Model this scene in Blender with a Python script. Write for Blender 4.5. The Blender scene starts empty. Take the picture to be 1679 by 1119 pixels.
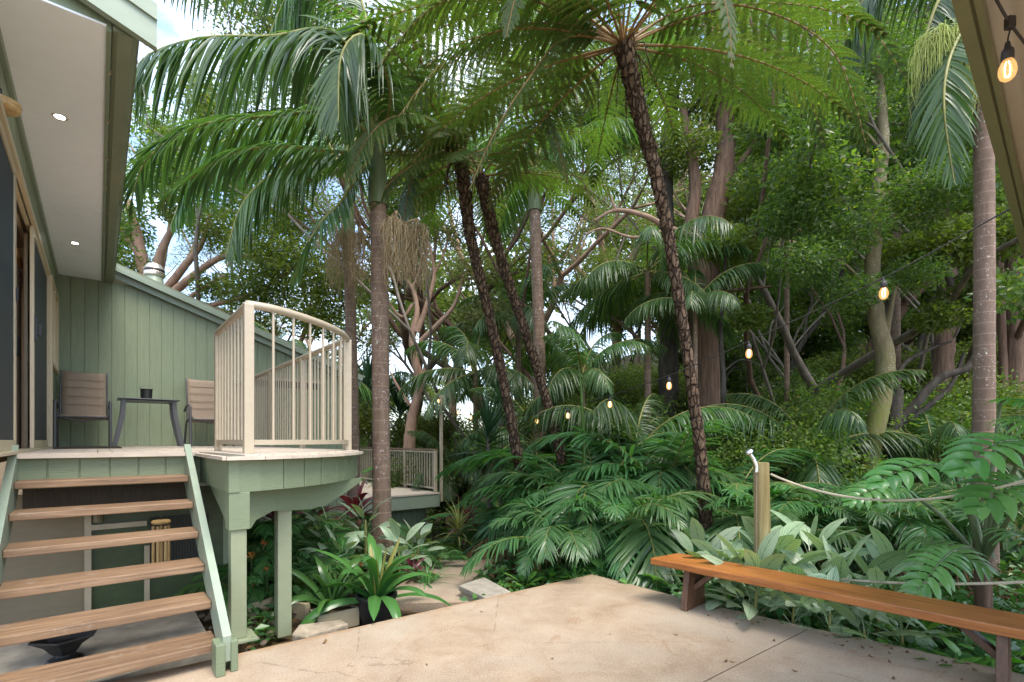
import bpy, math, random
import numpy as np
from mathutils import Vector
R = math.radians
rng = np.random.default_rng(7)
random.seed(7)
SC = bpy.context.scene
COL = SC.collection
EYE = 1.255
F = 828.0
CX, HY = 839.5, 722.0

# ---------------------------------------------------------------- coordinates
def P(px, py, Y):
    """world point seen at photo pixel (px, py) at depth Y"""
    return np.array([(px - CX) / F * Y, Y, EYE + (HY - py) / F * Y])
def G(px, py, z=0.0):
    Y = (EYE - z) * F / (py - HY)
    return np.array([(px - CX) / F * Y, Y, z])
UX, UY = -0.6338, 0.7735      # along the house wall, away from the camera
VX, VY = 0.7735, 0.6338       # across, away from the house wall
def W(a, b, z=0.0):
    return np.array([UX * a + VX * b, UY * a + VY * b, z])
DECK = EYE - 0.09             # top of the deck
U3 = np.array([UX, UY, 0.0]); V3 = np.array([VX, VY, 0.0]); Z3 = np.array([0, 0, 1.0])
def nrm(v):
    v = np.asarray(v, float)
    return v / np.maximum(np.linalg.norm(v, axis=-1, keepdims=True), 1e-9)

# ---------------------------------------------------------------- mesh builder
class M:
    def __init__(s):
        s.v = []; s.f = []; s.n = 0; s.uv = []; s.mi = []
    def add(s, V, Fc, uv=None, mi=0):
        V = np.asarray(V, float).reshape(-1, 3); Fc = np.asarray(Fc, int)
        s.v.append(V); s.f.append(Fc + s.n); s.n += len(V)
        s.uv.append(np.asarray(uv, float).reshape(-1, 2) if uv is not None else V[:, :2] * 0)
        s.mi.append(np.full(len(Fc), mi, int))
        return s
    def merge(s, o, mi=None):
        for V, Fc, uv, m in zip(o.v, o.f, o.uv, o.mi):
            pass
        if o.n:
            s.v += o.v; s.f += [x + s.n for x in o.f]; s.n += o.n; s.uv += o.uv
            s.mi += [m if mi is None else m * 0 + mi for m in o.mi]
        return s
    def box(s, c, sx, sy, sz, ax=None, ay=None, mi=0):
        """box centred at c; sx along ax, sy along ay, sz along z"""
        ax = np.array([1, 0, 0.]) if ax is None else nrm(ax)
        ay = nrm(np.cross(Z3, ax)) if ay is None else nrm(ay)
        az = np.cross(ax, ay)
        V = [np.asarray(c) + ax * sx * i / 2 + ay * sy * j / 2 + az * sz * k / 2 for k in (-1, 1) for j in (-1, 1) for i in (-1, 1)]
        return s.add(V, [(0, 2, 3, 1), (4, 5, 7, 6), (0, 1, 5, 4), (2, 6, 7, 3), (0, 4, 6, 2), (1, 3, 7, 5)], mi=mi)
    def beam(s, p, q, w, h, mi=0, side=None):
        """rectangular bar from p to q, w sideways, h in the upright sense"""
        p = np.asarray(p, float); q = np.asarray(q, float)
        ax = nrm(q - p)
        if side is None:
            side = np.cross(Z3, ax)
            if np.linalg.norm(side) < 1e-3: side = V3
        side = nrm(side); up = np.cross(ax, side)
        V = [c + side * w * i / 2 + up * h * j / 2 for c in (p, q) for j in (-1, 1) for i in (-1, 1)]
        return s.add(V, [(0, 2, 3, 1), (4, 5, 7, 6), (0, 1, 5, 4), (2, 6, 7, 3), (0, 4, 6, 2), (1, 3, 7, 5)], mi=mi)
    def prism(s, pts, z0, z1, mi=0):
        """vertical prism over a plan polygon (counter-clockwise), triangulated as a fan from its centroid"""
        pts = np.asarray(pts, float)[:, :2]; n = len(pts)
        if isinstance(z0, (int, float)): z0 = [z0] * n
        if isinstance(z1, (int, float)): z1 = [z1] * n
        V = [(x, y, z) for (x, y), z in zip(pts, z0)] + [(x, y, z) for (x, y), z in zip(pts, z1)]
        for i in range(n):
            j = (i + 1) % n
            s.add([V[i], V[j], V[n + j], V[n + i]], [(0, 1, 2, 3)], mi=mi)
        c = pts.mean(0)
        for k, zz, o in ((0, z0, 1), (n, z1, 0)):
            A = [(c[0], c[1], float(np.mean(zz)))] + V[k:k + n]
            T = [(0, 1 + i, 1 + (i + 1) % n) if not o else (0, 1 + (i + 1) % n, 1 + i) for i in range(n)]
            s.add(A, T, mi=mi)
        return s
    def extr(s, prof, d, mi=0):
        """convex-ish planar profile (n,3) extruded by vector d"""
        A = np.asarray(prof, float); B = A + np.asarray(d, float); n = len(A)
        for i in range(n):
            j = (i + 1) % n
            s.add([A[i], A[j], B[j], B[i]], [(0, 1, 2, 3)], mi=mi)
        for X, o in ((A, 1), (B, 0)):
            C = [X.mean(0)] + list(X)
            s.add(C, [((0, 1 + i, 1 + (i + 1) % n) if not o else (0, 1 + (i + 1) % n, 1 + i)) for i in range(n)], mi=mi)
        return s
    def tube(s, pts, r, sides=8, mi=0, cap=True, wob=0.0, g=None):
        pts = np.asarray(pts, float); m = len(pts)
        r = np.full(m, r, float) if np.isscalar(r) else np.asarray(r, float)
        T = nrm(np.gradient(pts, axis=0))
        ref = np.array([1, 0, 0.]) if abs(T[0][0]) < .9 else np.array([0, 1, 0.])
        n0 = nrm(ref - np.dot(ref, T[0]) * T[0]); N = [n0]
        for i in range(1, m):
            n0 = nrm(n0 - np.dot(n0, T[i]) * T[i]); N.append(n0)
        N = np.array(N); B = np.cross(T, N)
        a = np.linspace(0, 2 * np.pi, sides, endpoint=False)
        rr = r[:, None] * np.ones(sides)[None]
        if wob and g is not None: rr = rr * (1 + wob * g.normal(size=rr.shape))
        V = pts[:, None] + rr[..., None] * (np.cos(a)[None, :, None] * N[:, None] + np.sin(a)[None, :, None] * B[:, None])
        i = np.arange(m - 1)[:, None] * sides; j = np.arange(sides)[None]; k = (j + 1) % sides
        Q = np.stack([i + j, i + k, i + k + sides, i + j + sides], -1).reshape(-1, 4)
        L = np.concatenate([[0], np.cumsum(np.linalg.norm(np.diff(pts, axis=0), axis=1))])
        uv = np.stack(np.broadcast_arrays(np.arange(sides)[None] / sides, L[:, None]), -1)
        s.add(V.reshape(-1, 3), Q, uv, mi)
        if cap:
            for ring, c, o in ((V[0], pts[0], 1), (V[-1], pts[-1], 0)):
                s.add(np.vstack([c[None], ring]), [((0, 1 + (q + 1) % sides, 1 + q) if o else (0, 1 + q, 1 + (q + 1) % sides)) for q in range(sides)], mi=mi)
        return s
    def lathe(s, c, prof, sides=20, mi=0, ax=None):
        """prof: list of (radius, height)"""
        a = np.linspace(0, 2 * np.pi, sides, endpoint=False)
        V = np.array([[[r * math.cos(t), r * math.sin(t), h] for t in a] for r, h in prof])
        if ax is not None:
            q = Vector((0, 0, 1)).rotation_difference(Vector(ax)).to_matrix()
            V = V @ np.array(q).T
        V = V + np.asarray(c)
        m = len(prof)
        i = np.arange(m - 1)[:, None] * sides; j = np.arange(sides)[None]; k = (j + 1) % sides
        Q = np.stack([i + j, i + k, i + k + sides, i + j + sides], -1).reshape(-1, 4)
        return s.add(V.reshape(-1, 3), Q, mi=mi)
    def blades(s, C, side, Wd, fold=0.15, nrmv=None, across=3, mi=0):
        """C (N,S,3) centre lines, side (N,S,3) unit, Wd (N,S) half widths; a V-folded strip per row"""
        C = np.asarray(C, float); N, S, _ = C.shape
        side = np.broadcast_to(side, C.shape)
        T = nrm(np.gradient(C, axis=1)); nn = nrm(np.cross(side, T))
        if nrmv is not None: nn = np.where((nn * nrmv).sum(-1, keepdims=True) < 0, -nn, nn)
        us = np.linspace(-1, 1, across)
        V = C[:, :, None] + side[:, :, None] * (Wd[:, :, None] * us)[..., None] + nn[:, :, None] * (Wd[:, :, None] * np.abs(us) * fold)[..., None]
        uv = np.stack(np.broadcast_arrays((us * .5 + .5)[None, None], np.linspace(0, 1, S)[None, :, None], V[..., 0])[:2], -1)
        b = (np.arange(N)[:, None, None] * S + np.arange(S - 1)[None, :, None]) * across + np.arange(across - 1)[None, None]
        Q = np.stack([b, b + 1, b + 1 + across, b + across], -1).reshape(-1, 4)
        return s.add(V.reshape(-1, 3), Q, uv.reshape(-1, 2), mi)
    def mesh(s, name, mats, smooth=False, origin=None):
        me = bpy.data.meshes.new(name)
        V = np.concatenate(s.v)
        if origin is not None: V = V - np.asarray(origin, float)
        me.vertices.add(len(V)); me.vertices.foreach_set('co', V.ravel())
        li = np.concatenate([f.ravel() for f in s.f]); sz = np.concatenate([np.full(len(f), f.shape[1]) for f in s.f])
        me.loops.add(len(li)); me.loops.foreach_set('vertex_index', li)
        me.polygons.add(len(sz)); me.polygons.foreach_set('loop_start', np.concatenate([[0], np.cumsum(sz)[:-1]]))
        me.polygons.foreach_set('material_index', np.concatenate(s.mi))
        me.polygons.foreach_set('use_smooth', np.full(len(sz), smooth))
        UV = np.concatenate(s.uv)
        if UV.any():
            l = me.uv_layers.new(name='UVMap'); l.data.foreach_set('uv', UV[li].ravel())
        me.update(calc_edges=True); me.validate()
        for m in (mats if isinstance(mats, (list, tuple)) else [mats]): me.materials.append(m)
        return me

# ---------------------------------------------------------------- objects
def tag(o, label=None, cat=None, group=None, kind=None):
    if label: o['label'] = label
    if cat: o['category'] = cat
    if group: o['group'] = group
    if kind: o['kind'] = kind
    return o
def thing(name, label, cat, loc=(0, 0, 0), group=None):
    o = bpy.data.objects.new(name, None); COL.objects.link(o); o.empty_display_size = .1
    o.location = [float(x) for x in loc]
    return tag(o, label, cat, group)
def part(name, m, mats, parent, smooth=False, bevel=0, label=None):
    """mesh built in the thing's world coordinates; origin at the root's location"""
    org = np.zeros(3); q = parent
    while q is not None:
        org = org + np.array(q.location); q = q.parent
    me = m.mesh(name, mats, smooth, org) if isinstance(m, M) else m
    o = bpy.data.objects.new(name, me); COL.objects.link(o); o.parent = parent
    if bevel: bev(o, bevel)
    if label: o['label'] = label
    return o
def single(name, m, mats, label, cat, loc=(0, 0, 0), smooth=False, bevel=0, group=None, kind=None):
    me = m.mesh(name, mats, smooth, loc) if isinstance(m, M) else m
    o = bpy.data.objects.new(name, me); COL.objects.link(o); o.location = [float(x) for x in loc]
    if bevel: bev(o, bevel)
    return tag(o, label, cat, group, kind)
def bev(o, w):
    b = o.modifiers.new('soft edges', 'BEVEL'); b.width = w; b.segments = 2; b.limit_method = 'ANGLE'; b.angle_limit = R(40)
    wn = o.modifiers.new('weld', 'WELD'); wn.merge_threshold = 0.0002
    o.modifiers.move(1, 0)
def inst(name, mesh, parent, loc=(0, 0, 0), rz=0, sc=1, tilt=0, label=None):
    o = bpy.data.objects.new(name, mesh); COL.objects.link(o); o.parent = parent
    o.location = [float(x) for x in loc]; o.rotation_euler = (tilt, 0, rz); o.scale = (sc, sc, sc) if np.isscalar(sc) else sc
    if label: o['label'] = label
    return o
def dup(o, loc=None, rz=None, label=None, parent=None, sc=None):
    c = o.copy(); COL.objects.link(c); c.parent = parent
    if loc is not None: c.location = [float(x) for x in loc]
    if rz is not None: c.rotation_euler = (0, 0, rz)
    if sc is not None: c.scale = (sc, sc, sc)
    if label: c['label'] = label
    for ch in list(o.children): dup(ch, parent=c)
    return c

ORD = 'first second third fourth fifth sixth seventh eighth ninth tenth eleventh twelfth thirteenth fourteenth fifteenth sixteenth seventeenth eighteenth nineteenth twentieth'.split()
def ranks(lst, key, row=lambda a: 0):
    """rank of every entry within its row, counted from the house side"""
    out = []
    for a in lst:
        same = sorted(key(b) for b in lst if row(b) == row(a)); out.append(ORD[same.index(key(a))])
    return out
# ---------------------------------------------------------------- materials
def srgb(r, g, b):
    f = lambda c: (c / 255 / 12.92) if c / 255 <= .04045 else ((c / 255 + .055) / 1.055) ** 2.4
    return (f(r), f(g), f(b), 1)
class N_:
    def __init__(s, name):
        s.m = bpy.data.materials.new(name); s.m.use_nodes = True; s.t = s.m.node_tree; s.t.nodes.clear()
        s.out = s.t.nodes.new('ShaderNodeOutputMaterial')
    def n(s, typ, **k):
        o = s.t.nodes.new('ShaderNode' + typ)
        for a, v in k.items():
            if a.startswith('i_'):
                key = a[2:]
                key = int(key) if key.isdigit() else key.replace('_', ' ')
                if isinstance(v, bpy.types.NodeSocket): s.t.links.new(v, o.inputs[key])
                else: o.inputs[key].default_value = v
            else: setattr(o, a, v)
        return o
    def l(s, a, b): s.t.links.new(a, b)
    def coord(s, kind='Object', scale=(1, 1, 1), rot=(0, 0, 0)):
        c = s.n('TexCoord'); o = c.outputs[kind]
        if any(rot):
            m0 = s.n('Mapping'); m0.inputs['Rotation'].default_value = rot; s.l(o, m0.inputs[0]); o = m0.outputs[0]
        mp = s.n('Mapping'); mp.inputs['Scale'].default_value = scale
        s.l(o, mp.inputs[0]); return mp.outputs[0]
    def noise(s, vec, scale, detail=4, rough=.55, dist=0):
        return s.n('TexNoise', i_Vector=vec, i_Scale=scale, i_Detail=detail, i_Roughness=rough, i_Distortion=dist).outputs['Fac']
    def ramp(s, fac, stops):
        r = s.n('ValToRGB', i_Fac=fac); e = r.color_ramp.elements
        while len(e) < len(stops): e.new(.5)
        for i, (p, c) in enumerate(stops): e[i].position = p; e[i].color = c if len(c) == 4 else (*c, 1)
        return r.outputs[0]
    def mix(s, f, a, b, mode='MIX'):
        m = s.n('Mix', data_type='RGBA', blend_type=mode)
        for k, v in ((0, f), (6, a), (7, b)):
            if isinstance(v, bpy.types.NodeSocket): s.l(v, m.inputs[k])
            else: m.inputs[k].default_value = v
        return m.outputs[2]
    def math(s, op, a, b=0.0, c=None):
        m = s.n('Math', operation=op)
        for k, v in ((0, a), (1, b)) + (((2, c),) if c is not None else ()):
            if isinstance(v, bpy.types.NodeSocket): s.l(v, m.inputs[k])
            else: m.inputs[k].default_value = v
        return m.outputs[0]
    def bump(s, h, st=.3, dist=.01):
        return s.n('Bump', i_Height=h, i_Strength=st, i_Distance=dist).outputs[0]
    def pr(s, col, rough=.6, normal=None, spec=.5, metal=0, **k):
        p = s.n('BsdfPrincipled')
        for key, v in (('Base Color', col), ('Roughness', rough), ('Specular IOR Level', spec), ('Metallic', metal)):
            if isinstance(v, bpy.types.NodeSocket): s.l(v, p.inputs[key])
            else: p.inputs[key].default_value = v
        for key, v in k.items(): p.inputs[key.replace('_', ' ')].default_value = v
        if normal is not None: s.l(normal, p.inputs['Normal'])
        return p.outputs[0]
    def fin(s, sh, disp=None):
        s.l(sh, s.out.inputs[0]); return s.m

def leafmat(name, c1, c2, rough=.42, trans=.35, spec=.45, old=None, oldf=0.0, vein=None, tcol=None):
    k = N_(name)
    g = k.n('NewGeometry'); oi = k.n('ObjectInfo')
    col = k.mix(g.outputs['Random Per Island'], c1, c2)
    v = k.math('MULTIPLY_ADD', oi.outputs['Random'], .5, .75)
    hs = k.n('HueSaturation', i_Value=v, i_Color=col); 
    hh = k.math('MULTIPLY_ADD', oi.outputs['Random'], .03, .485); k.l(hh, hs.inputs['Hue'])
    col = hs.outputs[0]
    if old is not None:
        nz = k.noise(k.coord('Object'), 6, 2)
        sel = k.math('GREATER_THAN', k.math('ADD', k.math('MULTIPLY', g.outputs['Random Per Island'], .6), k.math('MULTIPLY', nz, .5)), 1 - oldf)
        col = k.mix(sel, col, old)
    if vein is not None:
        uv = k.n('UVMap'); sp = k.n('SeparateXYZ'); k.l(uv.outputs[0], sp.inputs[0])
        au = k.math('ABSOLUTE', k.math('SUBTRACT', sp.outputs[0], .5))
        ph = k.math('SUBTRACT', k.math('MULTIPLY', sp.outputs[1], vein[1]), k.math('MULTIPLY', au, vein[2]))
        line = k.math('GREATER_THAN', k.math('SINE', k.math('MULTIPLY', ph, 6.283)), .78)
        mid = k.math('LESS_THAN', au, .035)
        col = k.mix(k.math('MULTIPLY', k.math('MAXIMUM', line, mid), vein[3]), col, vein[0])
    pr = k.pr(col, rough, spec=spec)
    tc = k.mix(1.0, col, tcol or (1.5, 1.75, .55, 1), 'MULTIPLY')
    tr = k.n('BsdfTranslucent'); k.l(tc, tr.inputs[0])
    mx = k.n('MixShader'); mx.inputs[0].default_value = trans; k.l(pr, mx.inputs[1]); k.l(tr.outputs[0], mx.inputs[2])
    return k.fin(mx.outputs[0])

def paint(name, c, rough=.5, grain=(1, 1, 12), amt=.12, dirt=None, dirtf=.5, bs=.25, bd=.004):
    if not name.startswith('soffit'): c = tuple(x * .74 for x in c[:3]) + (1,)
    k = N_(name); v = k.coord('Object', grain)
    n1 = k.noise(v, 9, 6, .6); n2 = k.noise(k.coord('Object'), 1.7, 5, .6)
    d = tuple(x * (1 - amt) for x in c[:3]) + (1,); l = tuple(min(1, x * (1 + amt)) for x in c[:3]) + (1,)
    col = k.mix(k.ramp(n1, [(.3, (0, 0, 0)), (.7, (1, 1, 1))]), d, l)
    if dirt: col = k.mix(k.ramp(n2, [(dirtf, (0, 0, 0)), (dirtf + .25, (.8, .8, .8))]), col, dirt)
    return k.fin(k.pr(col, rough, k.bump(n1, bs, bd)))

def wood(name, c1, c2, c3, rough=.55, ax=(1, 1, 14), rot=(0, 0, 0), sc=3.0, wear=None):
    k = N_(name); v = k.coord('Object', ax, rot)
    n1 = k.noise(v, sc, 8, .65, .6); n2 = k.noise(k.coord('Object'), 2.3, 4); n3 = k.noise(v, sc * 5, 3, .7)
    col = k.ramp(n1, [(.28, c1), (.5, c2), (.72, c3)])
    col = k.mix(k.ramp(n2, [(.35, (0, 0, 0)), (.75, (.55, .55, .55))]), col, c1)
    col = k.mix(k.math('MULTIPLY', n3, .35), col, c1)
    if wear: col = k.mix(k.ramp(k.noise(k.coord('Object', (1, 1, 1)), 4.5, 6, .7), [(.58, (0, 0, 0)), (.75, (.6, .6, .6))]), col, wear)
    return k.fin(k.pr(col, rough, k.bump(k.math('ADD', n1, k.math('MULTIPLY', n3, .5)), .35, .004)))

def bark(name, c1, c2, spots=None, ring=0, cells=0, sc=8, moss=None, rough=.85, bs=.6, bd=.02, stretch=(1, 1, .25), mossz=None, spotsc=70, spotth=.62):
    k = N_(name); v = k.coord('Object', stretch)
    n1 = k.noise(v, sc, 8, .7, .4); n2 = k.noise(k.coord('Object'), 1.1, 4)
    col = k.mix(k.ramp(n1, [(.3, (0, 0, 0)), (.68, (1, 1, 1))]), c1, c2)
    h = n1
    if ring:
        sp = k.n('SeparateXYZ'); k.l(k.coord('Object'), sp.inputs[0])
        w = k.math('FRACT', k.math('MULTIPLY', k.math('ADD', sp.outputs[2], k.math('MULTIPLY', n2, .04)), ring))
        edge = k.math('GREATER_THAN', w, .93)
        col = k.mix(k.math('MULTIPLY', edge, .45), col, (min(1, c2[0] * 1.7), min(1, c2[1] * 1.7), min(1, c2[2] * 1.7), 1))
        h = k.math('ADD', k.math('MULTIPLY', n1, .5), k.math('MULTIPLY', w, .6))
    if cells:
        vo = k.n('TexVoronoi', i_Vector=k.coord('Object', (1, 1, .42)), i_Scale=cells, feature='DISTANCE_TO_EDGE')
        e_ = k.ramp(vo.outputs['Distance'], [(.02, (0, 0, 0)), (.16, (1, 1, 1))])
        col = k.mix(e_, (c1[0] * .75, c1[1] * .75, c1[2] * .75, 1), col); h = k.math('ADD', k.math('MULTIPLY', n1, .6), e_)
    if moss:
        f_ = k.ramp(k.noise(k.coord('Object'), 3.4, 8, .75), [(.36, (0, 0, 0)), (.56, (.95, .95, .95))])
        if mossz:
            zz_ = k.n('SeparateXYZ'); k.l(k.coord('Object'), zz_.inputs[0])
            mr = k.n('MapRange', i_Value=k.math('ADD', zz_.outputs[2], k.math('MULTIPLY', n2, 1.2)), i_1=mossz, i_2=mossz + 1.1, i_3=1.0, i_4=.12); f_ = k.math('MULTIPLY', f_, mr.outputs[0])
        col = k.mix(f_, col, moss)
    if spots:
        vo = k.n('TexVoronoi', i_Vector=k.coord('Object', (1, 1, .6)), i_Scale=spotsc * .45)
        big = k.noise(k.coord('Object'), spotsc * .5, 3, .7)
        lo = k.noise(k.coord('Object', (1, 1, .5)), 3.5, 3)
        s_ = k.math('GREATER_THAN', k.math('ADD', big, k.math('MULTIPLY', lo, .35)), spotth + .175)
        col = k.mix(s_, col, spots)
    return k.fin(k.pr(col, rough, k.bump(h, bs, bd), spec=.25))
# ---------------------------------------------------------------- material set
GREEN = (.265, .325, .205, 1); GREENL = (.32, .39, .29, 1)
m_green = paint('green_paint', GREEN, .55, (5, 5, .5), .10, dirt=(.2, .23, .13, 1), dirtf=.62, bs=.3)
m_greenL = paint('pale_green_paint', GREENL, .42, (1, 1, 3), .06, bs=.12)
m_greenD = paint('deck_green_paint', (.205, .255, .15, 1), .5, (2, 2, 30), .14, bs=.6, bd=.004)
m_steel = paint('green_steel', (.285, .32, .20, 1), .45, (1, 1, 2), .06, dirt=(.35, .2, .06, 1), dirtf=.72, bs=.05)
m_cream = paint('cream_metal', (.52, .44, .315, 1), .38, (1, 1, 3), .05, dirt=(.42, .36, .24, 1), dirtf=.62, bs=.05)
m_creamF = paint('cream_frame', (.66, .55, .36, 1), .35, (1, 1, 3), .04, bs=.03)
m_sof = paint('soffit_white', (.88, .91, .95, 1), .7, (1, 1, 1), .02, dirt=(.62, .6, .57, 1), dirtf=.6, bs=.03)
m_gutter = paint('gutter_green', (.25, .28, .175, 1), .4, (1, 1, 3), .08, dirt=(.3, .24, .13, 1), dirtf=.6, bs=.08)
m_olive = paint('olive_beam', (.26, .25, .13, 1), .45, (1, 1, 3), .08, dirt=(.2, .16, .08, 1), dirtf=.6, bs=.05)
m_roofin = paint('roof_underside', (.58, .49, .35, 1), .45, (1, 1, 3), .04, bs=.03)
m_deck = paint('deck_boards', (.66, .56, .45, 1), .7, (1, 1, 3), .14, bs=.3)
m_tan = paint('tan_panel', (.25, .20, .125, 1), .6, (1, 1, 3), .08, bs=.1)
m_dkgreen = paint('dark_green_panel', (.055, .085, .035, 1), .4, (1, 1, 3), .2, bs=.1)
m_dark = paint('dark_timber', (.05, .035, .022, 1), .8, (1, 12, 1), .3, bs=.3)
m_black = paint('black_iron', (.018, .018, .02, 1), .5, (1, 1, 1), .2, bs=.2)
m_chair = paint('gunmetal', (.10, .10, .105, 1), .38, (1, 1, 1), .1, bs=.05)
m_conc = paint('weathered_concrete', (.36, .32, .25, 1), .9, (1, 1, 1), .25, dirt=(.12, .13, .07, 1), dirtf=.55, bs=.8, bd=.01)
m_stone = paint('rough_stone', (.40, .33, .24, 1), .95, (1, 1, 1), .35, dirt=(.13, .11, .07, 1), dirtf=.5, bs=1, bd=.02)
m_edge = paint('bed_edging', (.45, .38, .24, 1), .7, (1, 1, 1), .1, dirt=(.2, .2, .1, 1), dirtf=.55, bs=.2)
m_rope = paint('rope_fibre', (.62, .54, .40, 1), .9, (1, 1, 1), .2, bs=.3)
m_steelbright = N_('bright_metal'); m_steelbright = m_steelbright.fin(m_steelbright.pr((.75, .75, .74, 1), .25, metal=1.0))
m_copper = N_('flue_cap'); m_copper = m_copper.fin(m_copper.pr((.62, .55, .5, 1), .35, metal=.9))
m_cable = N_('black_cable'); m_cable = m_cable.fin(m_cable.pr((.035, .03, .028, 1), .55))
m_bamboo = wood('bamboo', (.35, .2, .07, 1), (.62, .42, .18, 1), (.72, .55, .3, 1), .45, (6, 6, 1))
m_tread = wood('tread_timber', (.09, .052, .028, 1), (.25, .15, .08, 1), (.37, .255, .155, 1), .6, (1.0, 16, 16), (0, 0, -R(39.33)), 2.6, wear=(.40, .33, .25, 1))
m_bench = wood('bench_timber', (.12, .036, .010, 1), (.42, .145, .03, 1), (.53, .22, .06, 1), .38, (.8, 14, 14), (0, 0, R(47.2)), 2.4)
m_benchD = wood('bench_leg_timber', (.05, .025, .015, 1), (.13, .065, .035, 1), (.26, .11, .045, 1), .5, (9, 9, 1))
m_post = wood('treated_post', (.16, .12, .045, 1), (.33, .26, .11, 1), (.44, .37, .19, 1), .8, (10, 10, .8))

k = N_('dark_fabric_glass')
m_glass = k.fin(k.pr(k.mix(k.noise(k.coord('Object'), 1.3, 3), (.022, .028, .034, 1), (.04, .05, .058, 1)), .55, spec=.2))
k = N_('window_pane')
m_pane = k.fin(k.pr((.42, .36, .25, 1), .12, spec=.8))
k = N_('inside_timber'); m_inside = k.fin(k.pr((.45, .2, .05, 1), .6))
k = N_('interior_wall'); m_inner = k.fin(k.pr((.52, .37, .25, 1), .7)); m_inwall = k.fin(k.pr((.42, .30, .2, 1), .8))
k = N_('downlight_lens'); e = k.n('Emission', i_Color=(1, .95, .85, 1), i_Strength=6.0); m_lamp = k.fin(e.outputs[0])
k = N_('bulb_filament'); e = k.n('Emission', i_Color=(1, .62, .25, 1), i_Strength=9.0); m_fil = k.fin(e.outputs[0])
k = N_('bulb_glass')
e = k.n('Emission', i_Color=(1, .50, .16, 1), i_Strength=.42); tr = k.n('BsdfTransparent'); mx = k.n('MixShader'); mx.inputs[0].default_value = .6
k.l(tr.outputs[0], mx.inputs[1]); k.l(e.outputs[0], mx.inputs[2])
gl = k.n('BsdfGlossy'); gl.inputs['Roughness'].default_value = .05; m2 = k.n('MixShader'); m2.inputs[0].default_value = .08
k.l(mx.outputs[0], m2.inputs[1]); k.l(gl.outputs[0], m2.inputs[2]); m_bulb = k.fin(m2.outputs[0])

# patio concrete: pinkish tan, mottled, stained, fine aggregate
k = N_('patio_concrete'); o = k.coord('Object')
n1 = k.noise(o, .9, 6, .6, .8); n2 = k.noise(o, 3.5, 8, .7, .4); n3 = k.noise(o, 90, 3, .8); n4 = k.noise(o, .45, 5, .6, 1.2); n5 = k.noise(o, 1.6, 7, .75, 1.5)
col = k.ramp(n2, [(.25, (.225, .155, .10)), (.5, (.315, .235, .16)), (.75, (.39, .31, .225))])
col = k.mix(k.ramp(n1, [(.42, (0, 0, 0)), (.66, (.75, .75, .75))]), col, (.35, .295, .225, 1))
col = k.mix(k.ramp(n5, [(.56, (0, 0, 0)), (.7, (.6, .6, .6))]), col, (.23, .12, .055, 1))
col = k.mix(k.ramp(n4, [(.54, (0, 0, 0)), (.66, (.6, .6, .6))]), col, (.20, .165, .125, 1))
sp = k.ramp(n3, [(.3, (.68, .66, .64)), (.52, (1, 1, 1)), (.75, (1.15, 1.14, 1.12))])
col = k.mix(1.0, col, sp, 'MULTIPLY')
fl = k.noise(o, 38, 2, .5); col = k.mix(k.math('MULTIPLY', k.math('GREATER_THAN', fl, .745), .55), col, (.1, .07, .05, 1))
m_patio = k.fin(k.pr(col, .82, k.bump(k.math('ADD', k.math('MULTIPLY', n3, .3), n2), .25, .004), spec=.25))

k = N_('soil'); o = k.coord('Object')
n1 = k.noise(o, 2.2, 8, .75); n2 = k.noise(o, 30, 4, .8)
col = k.ramp(n1, [(.3, (.05, .034, .02)), (.5, (.13, .09, .055)), (.62, (.09, .09, .035)), (.78, (.26, .19, .12))])
col = k.mix(1.0, col, k.ramp(n2, [(.3, (.5, .5, .5)), (.7, (1.5, 1.4, 1.3))]), 'MULTIPLY')
m_soil = k.fin(k.pr(col, .95, k.bump(k.math('ADD', n1, n2), .9, .05), spec=.1))

k = N_('sling_fabric'); o = k.coord('Object')
w1 = k.n('TexWave', i_Vector=o, i_Scale=55.0, bands_direction='Z'); w2 = k.noise(k.coord('Object', (30, 30, 1.5)), 7, 3, .7)
col = k.mix(w2, (.15, .105, .07, 1), (.40, .31, .225, 1)); col = k.mix(k.math('MULTIPLY', w1.outputs['Fac'], .3), col, (.15, .11, .08, 1))
m_sling = k.fin(k.pr(col, .8, k.bump(w1.outputs['Fac'], .2, .002)))

# leaves and barks
lm_palm = leafmat('palm_leaf', (.045, .095, .035, 1), (.11, .19, .065, 1), .32, .42, .55, old=(.3, .24, .08, 1), oldf=.06)
lm_palmY = leafmat('palm_leaf_bright', (.045, .12, .02, 1), (.12, .24, .035, 1), .38, .4, .45, old=(.4, .33, .09, 1), oldf=.08)
lm_under = leafmat('understorey_palm_leaf', (.045, .115, .04, 1), (.10, .215, .075, 1), .32, .4, .55, old=(.28, .24, .06, 1), oldf=.09)
lm_fern = leafmat('tree_fern_leaf', (.05, .115, .033, 1), (.11, .19, .045, 1), .4, .42, .45, old=(.14, .12, .03, 1), oldf=.12, tcol=(1.55, 1.5, .5, 1))
lm_fernB = leafmat('soft_fern_leaf', (.04, .16, .045, 1), (.075, .24, .06, 1), .5, .45, .35)
lm_tree = leafmat('tree_leaf', (.07, .105, .024, 1), (.18, .215, .048, 1), .42, .5, .45, old=(.3, .28, .04, 1), oldf=.12)
lm_treeB = leafmat('broad_tree_leaf', (.055, .105, .028, 1), (.14, .21, .05, 1), .38, .46, .5, old=(.3, .32, .04, 1), oldf=.14)
lm_gum = leafmat('gum_leaf', (.10, .13, .04, 1), (.22, .24, .08, 1), .45, .35, .4)
lm_far = leafmat('far_leaf', (.09, .13, .035, 1), (.20, .23, .065, 1), .6, .3, .25, old=(.25, .22, .1, 1), oldf=.15)
lm_silver = leafmat('silver_leaf', (.22, .31, .18, 1), (.37, .45, .29, 1), .38, .2, .5, old=(.3, .22, .1, 1), oldf=.04, vein=((.07, .16, .08, 1), 8.0, 7.0, .75))
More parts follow.
